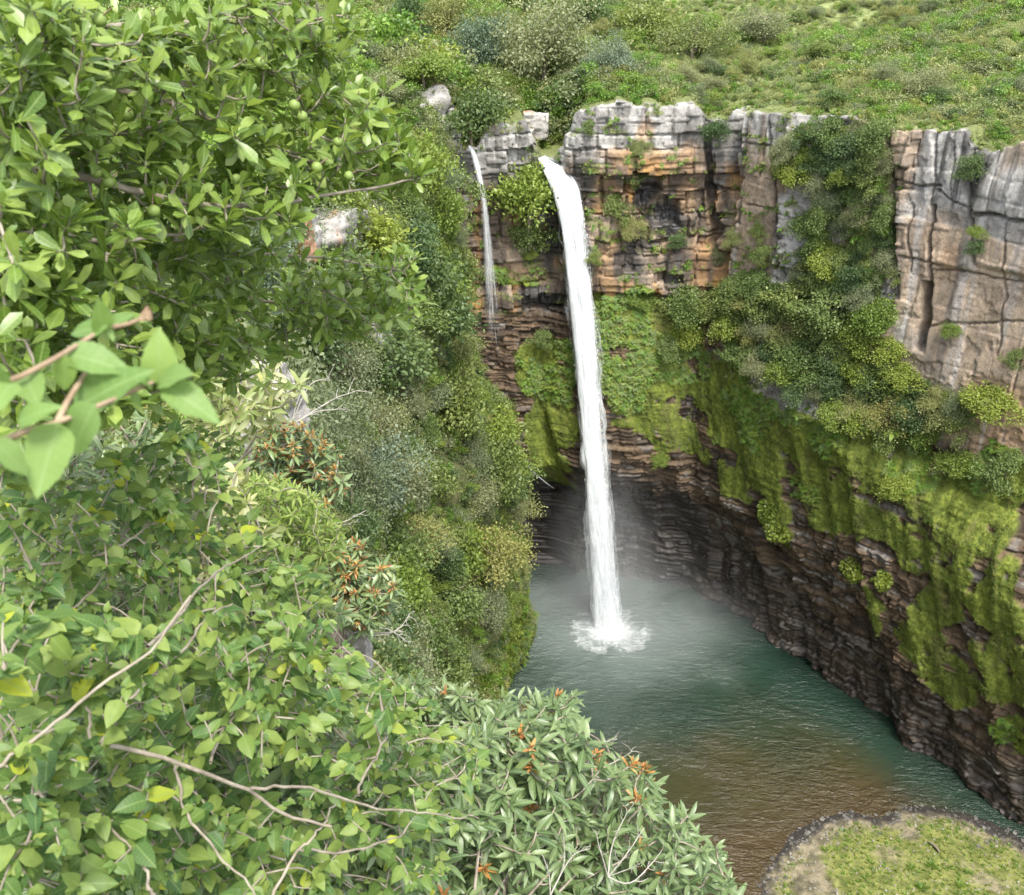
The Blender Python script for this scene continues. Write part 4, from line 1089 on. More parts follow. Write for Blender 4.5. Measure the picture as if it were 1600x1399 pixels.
def hill_shrubs():
    g = np.random.default_rng(78); cnt = 0
    for _ in range(900):
        if cnt >= 90: break
        px, py = g.uniform(540, 1600), g.uniform(5, 190)
        p, t = hill_hit(px, py)
        d, zz = edge_dist(p[0:1], p[1:2])
        if d[0] < 3 or p[1] > 200: continue
        woody = px < 1000
        kd = g.choice(['green', 'grey', 'olive', 'dark', 'lime', 'silver'], p=[.3, .22, .2, .12, .1, .06] if woody else [.25, .3, .3, .05, .1, 0])
        lb = {'green': 'mid-green leafy shrub', 'grey': 'grey-green fine-leaved shrub', 'olive': 'olive loose shrub', 'dark': 'dark green dense shrub', 'lime': 'yellow-green bright shrub', 'silver': 'silvery pale shrub'}[kd] + (' in the thicket above the thin waterfall' if px < 760 else ' in the thicket above the tall waterfall' if woody else ' on the open hillside above the leaning slab' if px < 1300 else ' on the open hillside above the slabby face')
        r = g.uniform(1.6, 3.0) if woody else g.uniform(1.0, 2.0)
        lb = ('small ' if r < (2.1 if woody else 1.35) else 'large ' if r > (2.6 if woody else 1.7) else '') + lb
        plant(kd, lb, (p[0], p[1], p[2] - .2), r, cat='shrub', group='shrubs on the hillside above the cliff', squash=.8, trunk=True); cnt += 1
hill_shrubs()

# ------------------------------------------------------------------ trees on the cliff ledges
def wall_tree(px, py, rp, kd, lb, out=.35, cat='tree', group=None, squash=.95):
    s, z = wuv(px, py + rp * .5); p, n = cliff_at(s, z)
    t = math.hypot(p[0], p[1]) * 1.08
    r = rp * t / FPX
    return plant(kd, lb, p + n * r * out * .3, r, lean=(n[0] * out * 2.0, n[1] * out * 2.0), cat=cat, group=group, squash=squash, crown_up=.55)
STRIP = [(1215, 255), (1260, 195), (1385, 205), (1398, 330), (1396, 460), (1385, 520), (1420, 600), (1500, 615), (1510, 660), (1440, 690), (1330, 670), (1240, 600), (1140, 545), (1112, 490), (1140, 440), (1180, 430), (1225, 470), (1262, 400), (1275, 320), (1230, 300)]
GAPS = [[(1215, 275), (1275, 275), (1280, 350), (1225, 350)], [(1318, 280), (1345, 280), (1345, 350), (1318, 350)], [(1292, 350), (1325, 350), (1325, 400), (1290, 410)], [(1375, 430), (1405, 430), (1400, 480), (1375, 480)]]
def cliff_trees():
    g = np.random.default_rng(79); cnt = 0; pts = []
    for _ in range(6000):
        if cnt >= 125: break
        px, py = g.uniform(1105, 1515), g.uniform(190, 700)
        if not in_poly(np.array([px]), np.array([py]), STRIP)[0] or any(in_poly(np.array([px]), np.array([py]), q)[0] for q in GAPS): continue
        rp = g.uniform(17, 34) if py > 440 else g.uniform(13, 26)
        if any((px - a) ** 2 + (py - b) ** 2 < (.62 * (rp + c) * .8) ** 2 for a, b, c in pts): continue
        pts.append((px, py, rp))
        kd = g.choice(['green', 'dark', 'lime', 'grey', 'olive'], p=[.42, .18, .15, .15, .10])
        nm = {'green': 'mid-green leafy tree', 'dark': 'dark green dense tree', 'lime': 'bright yellow-green tree', 'grey': 'grey-green fine-leaved tree', 'olive': 'olive loose-crowned tree'}[kd]
        lb = ('small ' if rp < 19 else 'large ' if rp > 27 else '') + nm.replace('leafy ', '') + (' on the ledge under the slabby face' if py > 540 and px > 1340 else ' on the bushy ledge above the brown wall' if py > 540 else ' at the foot of the leaning slab' if px < 1235 else ' against the slabby face' if px > 1335 else ' in the leafy cleft') + ('' if py > 540 else ' near the rim' if py < 290 else ' midway down' if py < 420 else ' low down')
        wall_tree(px, py, rp, kd, lb, group='trees on the cliff ledges'); cnt += 1
    extra = [(1122, 205, 20, 'dark', 'dark shrub in the notch beside the tall leaning slab'), (1188, 365, 14, 'green', 'narrow green shrub growing up the leaning brown slab'), (1192, 395, 14, 'green', 'narrow green shrub low on the leaning brown slab'),
             (1518, 262, 18, 'dark', 'dark shrub under the rim of the slabby cliff'), (1528, 385, 12, 'dark', 'small dark shrub in the crack below the overhang'), (1530, 362, 10, 'lime', 'tiny bright shrub at the end of the overhang crack'),
             (1490, 515, 13, 'lime', 'small bright plant on the low ledge of the slabby face'), (1555, 625, 30, 'lime', 'bright bushy clump on the rock ledge under the slabby face'), (1590, 560, 16, 'green', 'green shrub rooted in the slabby face above the ledge'),
             (965, 325, 22, 'green', 'green shrub on the ledge beside the tall waterfall'), (985, 355, 18, 'olive', 'olive shrub on the ledge beside the tall waterfall'), (1055, 375, 13, 'dark', 'small dark shrub on the ochre rock wall'), (930, 400, 12, 'green', 'small green shrub at the edge of the tall waterfall'),
             (1000, 470, 16, 'lime', 'bright shrub under the square overhanging block'), (1060, 470, 32, 'green', 'leafy shrub spilling over the moss by the ochre wall'), (1075, 520, 26, 'lime', 'bright shrub in the moss below the ochre wall'), (1040, 540, 20, 'green', 'green shrub amid the moss beside the tall waterfall'),
             (1150, 455, 28, 'green', 'leafy shrub at the foot of the leaning slab'), (1120, 400, 16, 'grey', 'grey shrub in the dark recess beside the slab'), (1150, 370, 14, 'olive', 'olive shrub in the recess beside the slab'), (1032, 718, 14, 'lime', 'vivid green clump on the dark wall beside the tall waterfall'),
             (1000, 230, 12, 'olive', 'small olive shrub on the grey cap rock'), (920, 200, 12, 'green', 'small green shrub on the grey cap rock by the tall waterfall'), (850, 525, 18, 'green', 'green shrub on the ochre rock left bare beside the tall waterfall'), (750, 170, 26, 'green', 'green shrub above the thin waterfall'), (690, 225, 16, 'grey', 'grey shrub on the pale rocks by the thin waterfall'),
             (1400, 760, 22, 'lime', 'bright leafy clump in the moss under the ledge trees'), (1500, 720, 26, 'lime', 'bright leafy clump at the ledge over the moss wall'), (1575, 730, 28, 'green', 'leafy green clump at the top of the moss wall')]
    for px, py, rp, kd, lb in extra:
        wall_tree(px, py, rp, kd, lb, cat='shrub')
cliff_trees()
# big-leaved plant on the ledge
def umbrella_plant():
    p, n = cliff_ray(1408, 680)
    t = thing('tree_fern', 'big-leaved pale green plant spreading its fronds under the ledge trees', 'plant', tuple(p + n * 1.6 + np.array([0, 0, .4])))
    tp = leaf_template('lance', 6, .3, .6)
    me = mesh_np('frond', tp[0] * np.array([1, 1.3, 1]), tp[1], M['lime'], True, {'lf': ('FLOAT2', tp[2])})
    for i in range(9):
        a = i * 2.4; o = obj('frond', me, t, (0, 0, .6), (0, R(random.uniform(-25, 20)), a), random.uniform(1.1, 1.6))
    mb = MB(); tube(mb, [(0, 0, -1.0), (0, 0, .65)], [.09, .06], 6)
    obj('stem', mb.mesh('stem', M['bark']), t)
umbrella_plant()

# ferns, moss shoots and grass on the wet wall
def wall_growth():
    g = np.random.default_rng(80)
    mo = CL['moss'].ravel() * (CL['cap'].ravel() < .01); V = CL['V'].reshape(-1, 3); S = CL['S'].ravel(); Z = CL['Z'].ravel()
    ix = np.where(mo > .6)[0]
    mtuft = [grass_tuft('moss_tuft', M['mossblade'], 11, 16, .5, 1.0, .06), grass_tuft('moss_tuft', M['mossblade'], 12, 20, .5, .9, .05), grass_tuft('moss_tuft', M['grass'], 13, 14, .4, 1.0, .05)]
    def put(name, label, ids, protos, idx, smin, smax, out):
        k = len(ids); s = S[ids]; n = cnor(s)
        P = V[ids] + np.concatenate([n * out, np.zeros((k, 1))], 1)
        az = np.arctan2(n[:, 1], n[:, 0]) + g.normal(size=k) * .3
        til = g.uniform(.5, 1.15, k)
        rot = np.stack([np.zeros(k), til, az], 1)
        stuff_scatter(name, label, P, rot, g.uniform(smin, smax, k), protos, idx, None)
    sel = g.choice(ix, min(30000, len(ix)), replace=False)
    put('moss_growth', 'thick yellow-green moss and short grass draping the wet cliff', sel, mtuft, g.choice(3, len(sel), p=[.42, .42, .16]), .12, .3, -.05)
    fz = fbm(S[ix] * .18, Z[ix] * .18, oct=3, seed=611) + .40 * sstep(26, 38, Z[ix]) - .2
    ix2 = ix[(fz > .60)]
    sel = g.choice(ix2, min(2400, len(ix2)), replace=False)
    ferns = [fern_tuft('fern', M['fern'], 21), fern_tuft('fern', M['lime'], 22, 11, 8), fern_tuft('fern', M['green'], 23)]
    put('cliff_ferns', 'bright ferns and leafy herbs hanging on the mossy wall', sel, ferns, g.choice(3, len(sel), p=[.45, .3, .25]), .35, .8, 0)
    # leafy undergrowth under the ledge trees and bits of grass on the upper ledges
    ids = []
    pts = np.stack([g.uniform(1105, 1515, 9000), g.uniform(190, 710, 9000)], 1)
    ok = in_poly(pts[:, 0], pts[:, 1], STRIP)
    for q in GAPS: ok &= ~in_poly(pts[:, 0], pts[:, 1], q)
    pts = pts[ok][:1500]
    Pn = [cliff_ray(a, b) for a, b in pts]
    P = np.array([p + n * .15 for p, n in Pn]); k = len(P)
    stuff_scatter('cliff_undergrowth', 'tangled green undergrowth beneath the ledge trees', P, np.stack([g.normal(size=k) * .4, g.normal(size=k) * .4, g.random(k) * 6.28], 1), g.uniform(.5, 1.15, k), brush, g.choice([0, 1, 2, 3, 7, 6], k, p=[.35, .2, .1, .15, .1, .1]))
    hi = (CL['hi'] * (1 - CL['right'] * .93) * (CL['cap'] < .01)).ravel()
    up = fbm(S * .4, Z * .9, oct=4, seed=99)
    ix3 = np.where((hi > .8) & (up > .60))[0]
    sel = g.choice(ix3, min(1500, len(ix3)), replace=False)
    put('ledge_grass', 'small tufts of grass and herbs on the ledges of the upper cliff', sel, tufts, g.choice([0, 1, 2, 3], len(sel), p=[.3, .3, .2, .2]), .3, .75, 0)
wall_growth()
def moss_cushion(px, py, rx, ry, lb):
    s, z = wuv(px, py); p, n = cliff_at(s, z); d = math.hypot(p[0], p[1]) * 1.12 / FPX
    t = thing('moss_cushion', lb, 'moss', tuple(p))
    g = np.random.default_rng(int(px)); k = 900
    dd = unit(g.normal(size=(k, 3))); tx = np.array([-n[1], n[0], 0])
    lob = 1 + .45 * (fbm(dd[:, 0] * 2 + 5, dd[:, 1] * 2 + 5, dd[:, 2] * 2 + 5, oct=3, seed=int(px)) - .5) * 2
    P = (dd[:, :1] * rx * d * tx + dd[:, 1:2] * 1.0 * n + dd[:, 2:] * np.array([0, 0, ry * d])) * lob[:, None] + n * .2
    mb = MB(); scatter_leaves(mb, KITE, P, dd @ np.stack([tx, n, [0, 0, 1]]) + np.array([0, 0, -.8]) + g.normal(size=(k, 3)) * .4, unit(g.normal(size=(k, 3)) * .4 + n + np.array([0, 0, .6])), g.uniform(.25, .5, k))
    obj('tussock', mb.mesh('tussock', M['mossblade']), t)
for a in [(1208, 800, 18, 22, 'large yellow-green moss cushion hanging alone on the bare brown wall'), (1222, 826, 18, 14, 'lower lobe of moss below the large cushion on the brown wall'), (1335, 892, 20, 15, 'oval moss cushion low on the banded brown wall'), (1384, 907, 9, 12, 'smallest moss cushion beside the oval one on the banded wall')]:
    moss_cushion(*a)
# ------------------------------------------------------------------ rocks
def rock_block(name, size, seed, n=22):
    """Jointed block of cliff rock: a box with broken faces, split into courses."""
    g = np.random.default_rng(seed); V = []; F = []; off = 0
    ax = [(0, 1, 2, 1), (0, 1, 2, -1), (1, 2, 0, 1), (1, 2, 0, -1), (2, 0, 1, 1), (2, 0, 1, -1)]
    for a, b_, c, sg in ax:
        u, v = np.meshgrid(np.linspace(-1, 1, n), np.linspace(-1, 1, n), indexing='ij')
        P = np.zeros((n * n, 3)); P[:, a] = u.ravel(); P[:, b_] = v.ravel(); P[:, c] = sg
        V.append(P); f = grid_faces(n, n) + off; F.append(f if sg > 0 else f[:, ::-1]); off += n * n
    V = np.concatenate(V)
    nrm = V / np.abs(V).max(1)[:, None]
    W = V * .5 * np.array(size) * (1 - .10 * np.linalg.norm(V, axis=1)[:, None] ** 2 / 3)
    q = W + seed * 3.1
    k = min(size)
    W = W + unit(nrm) * ((fbm(q[:, 0] * 1.1 / k, q[:, 1] * 1.1 / k, q[:, 2] * 2.6 / k, oct=5, seed=seed) - .5) * .8 * k)[:, None]
    st = np.floor(W[:, 2] / (k * .45) + fbm(W[:, 0], W[:, 1], oct=2, seed=seed) * .6)
    W[:, :2] *= 1 + (_hash(st, st * 0, st * 0, seed)[:, None] - .5) * .22
    md = fbm(q[:, 0] * .8, q[:, 1] * .8, q[:, 2] * .8, oct=4, seed=seed + 1)[:, None]
    col = np.array([.20, .185, .165]) * (1 - md) + np.array([.48, .46, .43]) * md
    o2 = sstep(.56, .7, fbm(q[:, 0] * .6, q[:, 1] * .6, q[:, 2] * .3, oct=3, seed=seed + 2))[:, None]
    col = col * (1 - o2) + np.array([.36, .20, .12]) * o2
    z0 = np.zeros(len(W))
    return mesh_np(name, W, np.concatenate(F), M['rock'], False, {'col': ('FLOAT_COLOR', np.concatenate([col, np.ones((len(W), 1))], 1)), 'moss': ('FLOAT', z0), 'wet': ('FLOAT', z0)})
def left_hit(px, py, back=0.0):
    r = ray(px, py); t = np.arange(14, 150, .25)
    P = np.array([0, 0, CAM_Z]) + r * t[:, None]
    ok = np.where((P[:, 0] < left_x(P[:, 1], P[:, 2]) - back) & (P[:, 2] < lz(P[:, 1]) + 3) & (P[:, 1] > 10))[0]
    return (P[ok[0]], t[ok[0]]) if len(ok) else (None, None)
for i, (px, py, d, sz, lb) in enumerate([
    (548, 330, 92, (2.8, 3.5, 6.5), 'tall pale rock pillar showing through the gorge trees by the fruit branches'), (522, 330, 90, (1.4, 3, 6.5), 'narrow pale rock pillar beside the tall one in the gorge trees'),
    (500, 372, 88, (5.0, 4, 4.2), 'squat pale rock shelf under the two rock pillars'), (462, 372, 86, (3.0, 4, 3.2), 'small pale rock block at the end of the squat shelf'),
    (600, 545, 62, (1.8, 2.2, 3.6), 'rust-stained rock showing beneath the fruit tree branch tips'), (585, 520, 62, (1.6, 2.0, 2.6), 'grey rock atop the rust-stained one in the trees'),
    (430, 655, 15.5, (.75, .8, 1.0), 'pale weathered rock above the bronze-leaved shrub'), (452, 735, 14.2, (.45, .7, 1.5), 'pale upright rock splinter behind the bronze-leaved shrub'), (408, 610, 17, (.9, .9, .9), 'grey rock hung with cream leaves'),
    (547, 1000, 10.2, (.42, .5, .62), 'white lichened rock knob at the brink of the gorge'), (515, 1010, 10.0, (.3, .4, .4), 'small tan rock next to the white knob at the brink'),
    (668, 190, 121.5, (4.6, 4, 7.5), 'cracked grey rock bluff beside the lip of the thin waterfall'), (836, 200, 127.5, (2.8, 3.2, 3.6), 'upright grey rock at the cleft above the tall waterfall'), (812, 222, 126, (3.8, 3, 3.0), 'rounded grey boulder at the head of the tall waterfall'),
    (645, 200, 119, (3.4, 4, 6.0), 'pale rock bluff half hidden behind fruit branch tips')]):
    p = atd(px, py, d)
    if 50 < d < 95:
        q, tq = left_hit(px, py)
        if q is not None: p = q - ray(px, py) * 3.2
    o = obj('rock_outcrop', rock_block('rock_outcrop', sz, 40 + i), None, tuple(p), (0, 0, R(random.uniform(-15, 15))))
    tag(o, lb, 'rock')

# ------------------------------------------------------------------ woods on the left wall
def left_woods():
    g = np.random.default_rng(90); cnt = 0; pts = []
    names = {'green': 'mid-green leafy tree', 'dark': 'dark green dense tree', 'lime': 'bright yellow-green tree', 'grey': 'grey-green fine-leaved tree', 'olive': 'olive loose-crowned tree', 'silver': 'silvery blue-green tree'}
    for _ in range(20000):
        if cnt >= 230: break
        Y = g.uniform(24, 122); z = g.uniform(5, lz(Y) - .5)
        p = np.array([left_x(np.array([Y]), np.array([z]))[0], Y, z])
        d = p[1] * CT - (p[2] - CAM_Z) * ST
        u = p[0] / d * FPX + 800; v = 699.5 - FPX * (p[1] * ST + (p[2] - CAM_Z) * CT) / d
        if not (380 < u < 900 and 150 < v < 1200): continue
        r = (1.5 + 3.2 * g.random() ** 1.6) * (.6 if z < 14 else 1) * (1.0 if Y > 60 else .7)
        if z < 6 + r: continue
        if any(((p - q) ** 2).sum() < (.68 * (r + c) * .75) ** 2 for q, c in pts): continue
        pts.append((p, r))
        nz = float(vnoise(np.array([Y * .05]), np.array([z * .05]), seed=91)[0])
        pr = [.46, .10, .24, .14, .04, .02] if nz > .5 else [.38, .05, .18, .31, .06, .02]
        kd = g.choice(['green', 'dark', 'lime', 'grey', 'olive', 'silver'], p=pr)
        lb = ('small ' if r < 1.9 else 'large ' if r > 2.9 else '') + names[kd].replace('leafy ', '') + (' beside the thin waterfall' if Y > 108 else ' below the pale rock pillars' if Y > 85 else ' facing the bronze shrub' if Y > 62 else ' beyond the bronze-leaved shrub') + (' near the brink' if z > 54 else ' in the upper gorge wood' if z > 38 else ' in the lower gorge wood' if z > 20 else ' just above the pool')
        plant(kd, lb, p + np.array([-.3, 0, -.3]), r, lean=(g.uniform(.15, .5), g.uniform(-.3, .1)), group='trees of the wooded gorge wall', squash=g.uniform(.95, 1.35), crown_up=.7); cnt += 1
    print('left trees', cnt)
    n = 5200
    Y = g.uniform(20, 124, n); z = g.uniform(0, 1, n) * (lz(Y) + .5); z = np.clip(z, 2.0, None)
    P = np.stack([left_x(Y, z) + .1, Y, z], 1)
    stuff_scatter('gorge_undergrowth', 'mixed leafy undergrowth filling the wooded gorge wall', P, np.stack([g.normal(size=n) * .4, g.uniform(0, .8, n), g.random(n) * 6.28], 1), g.uniform(.6, 1.3, n) * np.interp(Y, [20, 50], [.6, 1]), brush, g.choice([0, 1, 2, 3, 7, 6], n, p=[.32, .2, .14, .2, .04, .1]))
    n = 5200                                             # brush on the plateau above it
    Y = g.uniform(14, 126, n); X = lx(Y) - g.random(n) ** 1.6 * 60
    d, zz = edge_dist(X, Y); h = hill_h(X, Y, d, zz)
    stuff_scatter('plateau_brush', 'tall mixed brush on the plateau beyond the fruit tree', np.stack([X, Y, h], 1), np.stack([g.normal(size=n) * .2, g.normal(size=n) * .2, g.random(n) * 6.28], 1), g.uniform(.6, 1.8, n) * np.interp(Y, [14, 45], [.35, 1]), brush, g.choice([0, 1, 2, 3, 7, 6], n, p=[.28, .12, .2, .2, .1, .1]))
    n = 2600                                             # low growth round the viewpoint
    Y = g.uniform(3.0, 26, n); tt = g.uniform(-6, 9, n)
    z = lz(Y) - np.clip(tt, 0, None); X = left_x(Y, z) + np.minimum(tt, 0)
    stuff_scatter('brink_undergrowth', 'low leafy undergrowth covering the brink below the viewpoint shrubs', np.stack([X, Y, z], 1), np.stack([g.normal(size=n) * .4, g.uniform(0, .7, n), g.random(n) * 6.28], 1), g.uniform(.18, .42, n) * np.interp(Y, [3, 26], [.7, 1.5]), brush, g.choice([0, 1, 2, 3, 7, 6], n, p=[.32, .12, .14, .2, .12, .1]))
    n = 2400                                             # mossy foot of the wall
    Y = g.uniform(70, 122, n); z = g.uniform(.3, 9, n)
    stuff_scatter('gorge_moss', 'yellow-green moss and ferns at the foot of the wooded wall', np.stack([left_x(Y, z) + .5, Y, z], 1), np.stack([np.zeros(n), g.uniform(.6, 1.3, n), g.normal(size=n) * .4], 1), g.uniform(.4, .9, n), [grass_tuft('moss_tuft', M['mossblade'], 31, 18, .5, 1.0, .06), fern_tuft('fern', M['fern'], 32)], g.choice(2, n, p=[.7, .3]))
left_woods()

# ------------------------------------------------------------------ gravel bank details
M['stone'] = simple_mat('gravel_stone', (.12, .11, .09), (.34, .31, .26), 2.0, .8)
def bank_details():
    g = np.random.default_rng(95)
    n = 5000; X = g.uniform(22, 66, n); Y = g.uniform(58, 86, n); d = bank_d(X, Y)
    ok = (d > -.6) & (d < 1.0 + 3.0 * g.random(n) ** 3); X, Y = X[ok], Y[ok]; k = len(X)
    st = []
    for i in range(3):
        me = rock_block('pebble', (1, .8, .5), 200 + i, 4); me.materials.clear(); me.materials.append(M['pebble']); st.append(me)
    stuff_scatter('pebbles', 'dark wet pebbles along the pool edge', np.stack([X, Y, bank_z(X, Y) + .02], 1), np.stack([g.normal(size=k) * .3, g.normal(size=k) * .3, g.random(k) * 6.28], 1), .12 + .38 * g.random(k) ** 3, st, g.choice(3, k))
    n = 9000; X = g.uniform(22, 70, n); Y = g.uniform(50, 86, n); d = bank_d(X, Y)
    ok = (d > 1.5) & (fbm(X * .25, Y * .25, oct=5, seed=512) + .18 * sstep(3, 9, d) + (g.random(n) - .5) * .25 > .46); X, Y = X[ok], Y[ok]; k = len(X)
    stuff_scatter('bank_grass', 'short bright grass growing through the gravel bank', np.stack([X, Y, bank_z(X, Y)], 1), np.stack([g.normal(size=k) * .2, g.normal(size=k) * .2, g.random(k) * 6.28], 1), g.uniform(.15, .42, k), [grass_tuft('tuft', M['grass'], 41, 22, .6, .9, .05), grass_tuft('tuft', M['straw'], 42, 20, .6, .9, .05), grass_tuft('tuft', M['mossblade'], 43, 20, .6, .9, .05)], g.choice(3, k, p=[.4, .3, .3]))
    n = 3800; X = g.uniform(22, 66, n); Y = g.uniform(56, 86, n); d = bank_d(X, Y); ok = d > 1.2; X, Y = X[ok], Y[ok]; k = len(X)
    pale = []
    for i in range(2):
        me = rock_block('stone', (1, .8, .5), 210 + i, 4); me.materials.clear(); me.materials.append(M['stone']); pale.append(me)
    stuff_scatter('gravel', 'pale and grey gravel strewn over the bank', np.stack([X, Y, bank_z(X, Y) + .01], 1), np.stack([g.normal(size=k) * .3, g.normal(size=k) * .3, g.random(k) * 6.28], 1), .06 + .22 * g.random(k) ** 3, pale, g.choice(2, k))
    a, b_ = atZ(1452, 1316, .65), atZ(1468, 1332, .65)
    mb = MB(); tube(mb, smooth_path([a, (a + b_) / 2 + np.array([.1, 0, .1]), b_], 8), [.10, .14, .09], 8)
    for o in (a, b_): mb.add(np.array([o + np.array([.09 * math.cos(q), .0, .09 * math.sin(q)]) for q in np.linspace(0, 6.28, 4, endpoint=False)]), np.array([[0, 1, 2, 3]]))
    q = a * .4 + b_ * .6; tube(mb, [q, q + np.array([.3, .2, .35])], [.05, .02], 5)
    tag(obj('driftwood_log', mb.mesh('driftwood_log', M['log'])), 'single bare driftwood log lying on the grassy gravel bank', 'log')
    for i, (px, py, s) in enumerate([(1455, 1348, .75), (1425, 1352, .6), (1440, 1385, .7), (1500, 1380, .6), (1512, 1360, .45), (1290, 1322, .5)]):
        p = atZ(px, py, .9); p[2] = float(bank_z(p[0:1], p[1:2])[0])
        t = thing('grass_clump', 'dark green grass clump standing up from the gravel bank', 'grass', tuple(p), 'grass clumps on the gravel bank')
        obj('blades', grass_tuft('blades', M['fern'], 300 + i, 60, .8, .8, .03), t, None, None, s * 1.3)
bank_details()

# ------------------------------------------------------------------ plants at the viewpoint
def leaf_parts(parent, name, tpl, mat, P, D, up, scl, limit=280, mass_name='foliage'):
    """The leaves that show largest become parts, the rest one mass."""
    meshes = [mesh_np(name, t[0], t[1], mat, True, {'lf': ('FLOAT2', t[2])}) for t in tpl]
    dist = np.linalg.norm(P - np.array([0, 0, CAM_Z]), axis=1)
    order = np.argsort(dist / scl)
    A = frames(D, up)
    for q in order[:limit]:
        mt = Matrix(A[q].tolist()).to_4x4(); mt = Matrix.Translation(P[q].tolist()) @ mt @ Matrix.Scale(float(scl[q]), 4)
        o = obj(name, meshes[q % len(meshes)], parent); o.matrix_local = mt
    rest = order[limit:]
    if len(rest):
        mb = MB()
        for k, t in enumerate(tpl):
            s = rest[rest % len(tpl) == k]
            if len(s): scatter_leaves(mb, t, P[s], D[s], up[s], scl[s])
        o = obj(mass_name, mb.mesh(mass_name, mat, True), parent); o['kind'] = 'stuff'
def px_path(L, n=14): return smooth_path([atd(*p) for p in L], n)
def nearest(nodes, p, bias):
    d = np.linalg.norm(nodes - p, axis=1) + np.clip((nodes - p) @ bias, 0, None) * 2.0
    return nodes[int(np.argmin(d))]
class Grower:
    """Joins shoot tips to the nearest wood grown so far, inner tips first."""
    def __init__(self, nodes): self.n = np.array(nodes); self.k = len(self.n); self.n = np.concatenate([self.n, np.zeros((16000, 3))])
    def order(self, tips):
        return np.argsort([np.min(np.linalg.norm(self.n[:self.k] - p, axis=1)) for p in tips])
    def near(self, p, bias): return nearest(self.n[:self.k], p, bias)
    def add(self, W):
        W = W[1:-1]; self.n[self.k:self.k + len(W)] = W; self.k += len(W)
def sample_tips(g, poly, n, depth, holes=(), sep=0.0):
    x0, y0 = np.min(poly, 0); x1, y1 = np.max(poly, 0); out = []
    k = 0
    while len(out) < n and k < n * 60:
        k += 1
        x, y = g.uniform(x0, x1), g.uniform(y0, y1)
        if not in_poly(np.array([x]), np.array([y]), poly)[0]: continue
        if any(in_poly(np.array([x]), np.array([y]), h)[0] for h in holes): continue
        out.append(atd(x, y, depth(x, y, g)))
    return np.array(out)
def rosettes(g, tips, dirs, nleaf, L, tilt=(5, 75)):
    P, D, U, S = [], [], [], []
    for p, d in zip(tips, dirs):
        d = unit(d); a0 = g.uniform(0, 6.28)
        ref = unit(np.cross(d, [.3, .2, .9])); ref2 = np.cross(d, ref)
        n = int(g.integers(nleaf[0], nleaf[1] + 1))
        for k in range(n):
            a = a0 + k * 2.4 + g.normal() * .15; el = R(np.interp(k / max(n - 1, 1), [0, 1], tilt) + g.normal() * 10)
            rad = ref * math.cos(a) + ref2 * math.sin(a)
            P.append(p - d * .004 * (n - k) * (L / .08)); D.append(d * math.sin(el) + rad * math.cos(el) + np.array([0, 0, -.05]))
            U.append(d + np.array([0, 0, .5]) + g.normal(size=3) * .25); S.append(L * g.uniform(.5, 1.2) * (1 - .35 * (k / n) ** 2))
    return np.array(P), np.array(D), np.array(U), np.array(S)
def cat4(*a): return tuple(np.concatenate(q) for q in zip(*a))

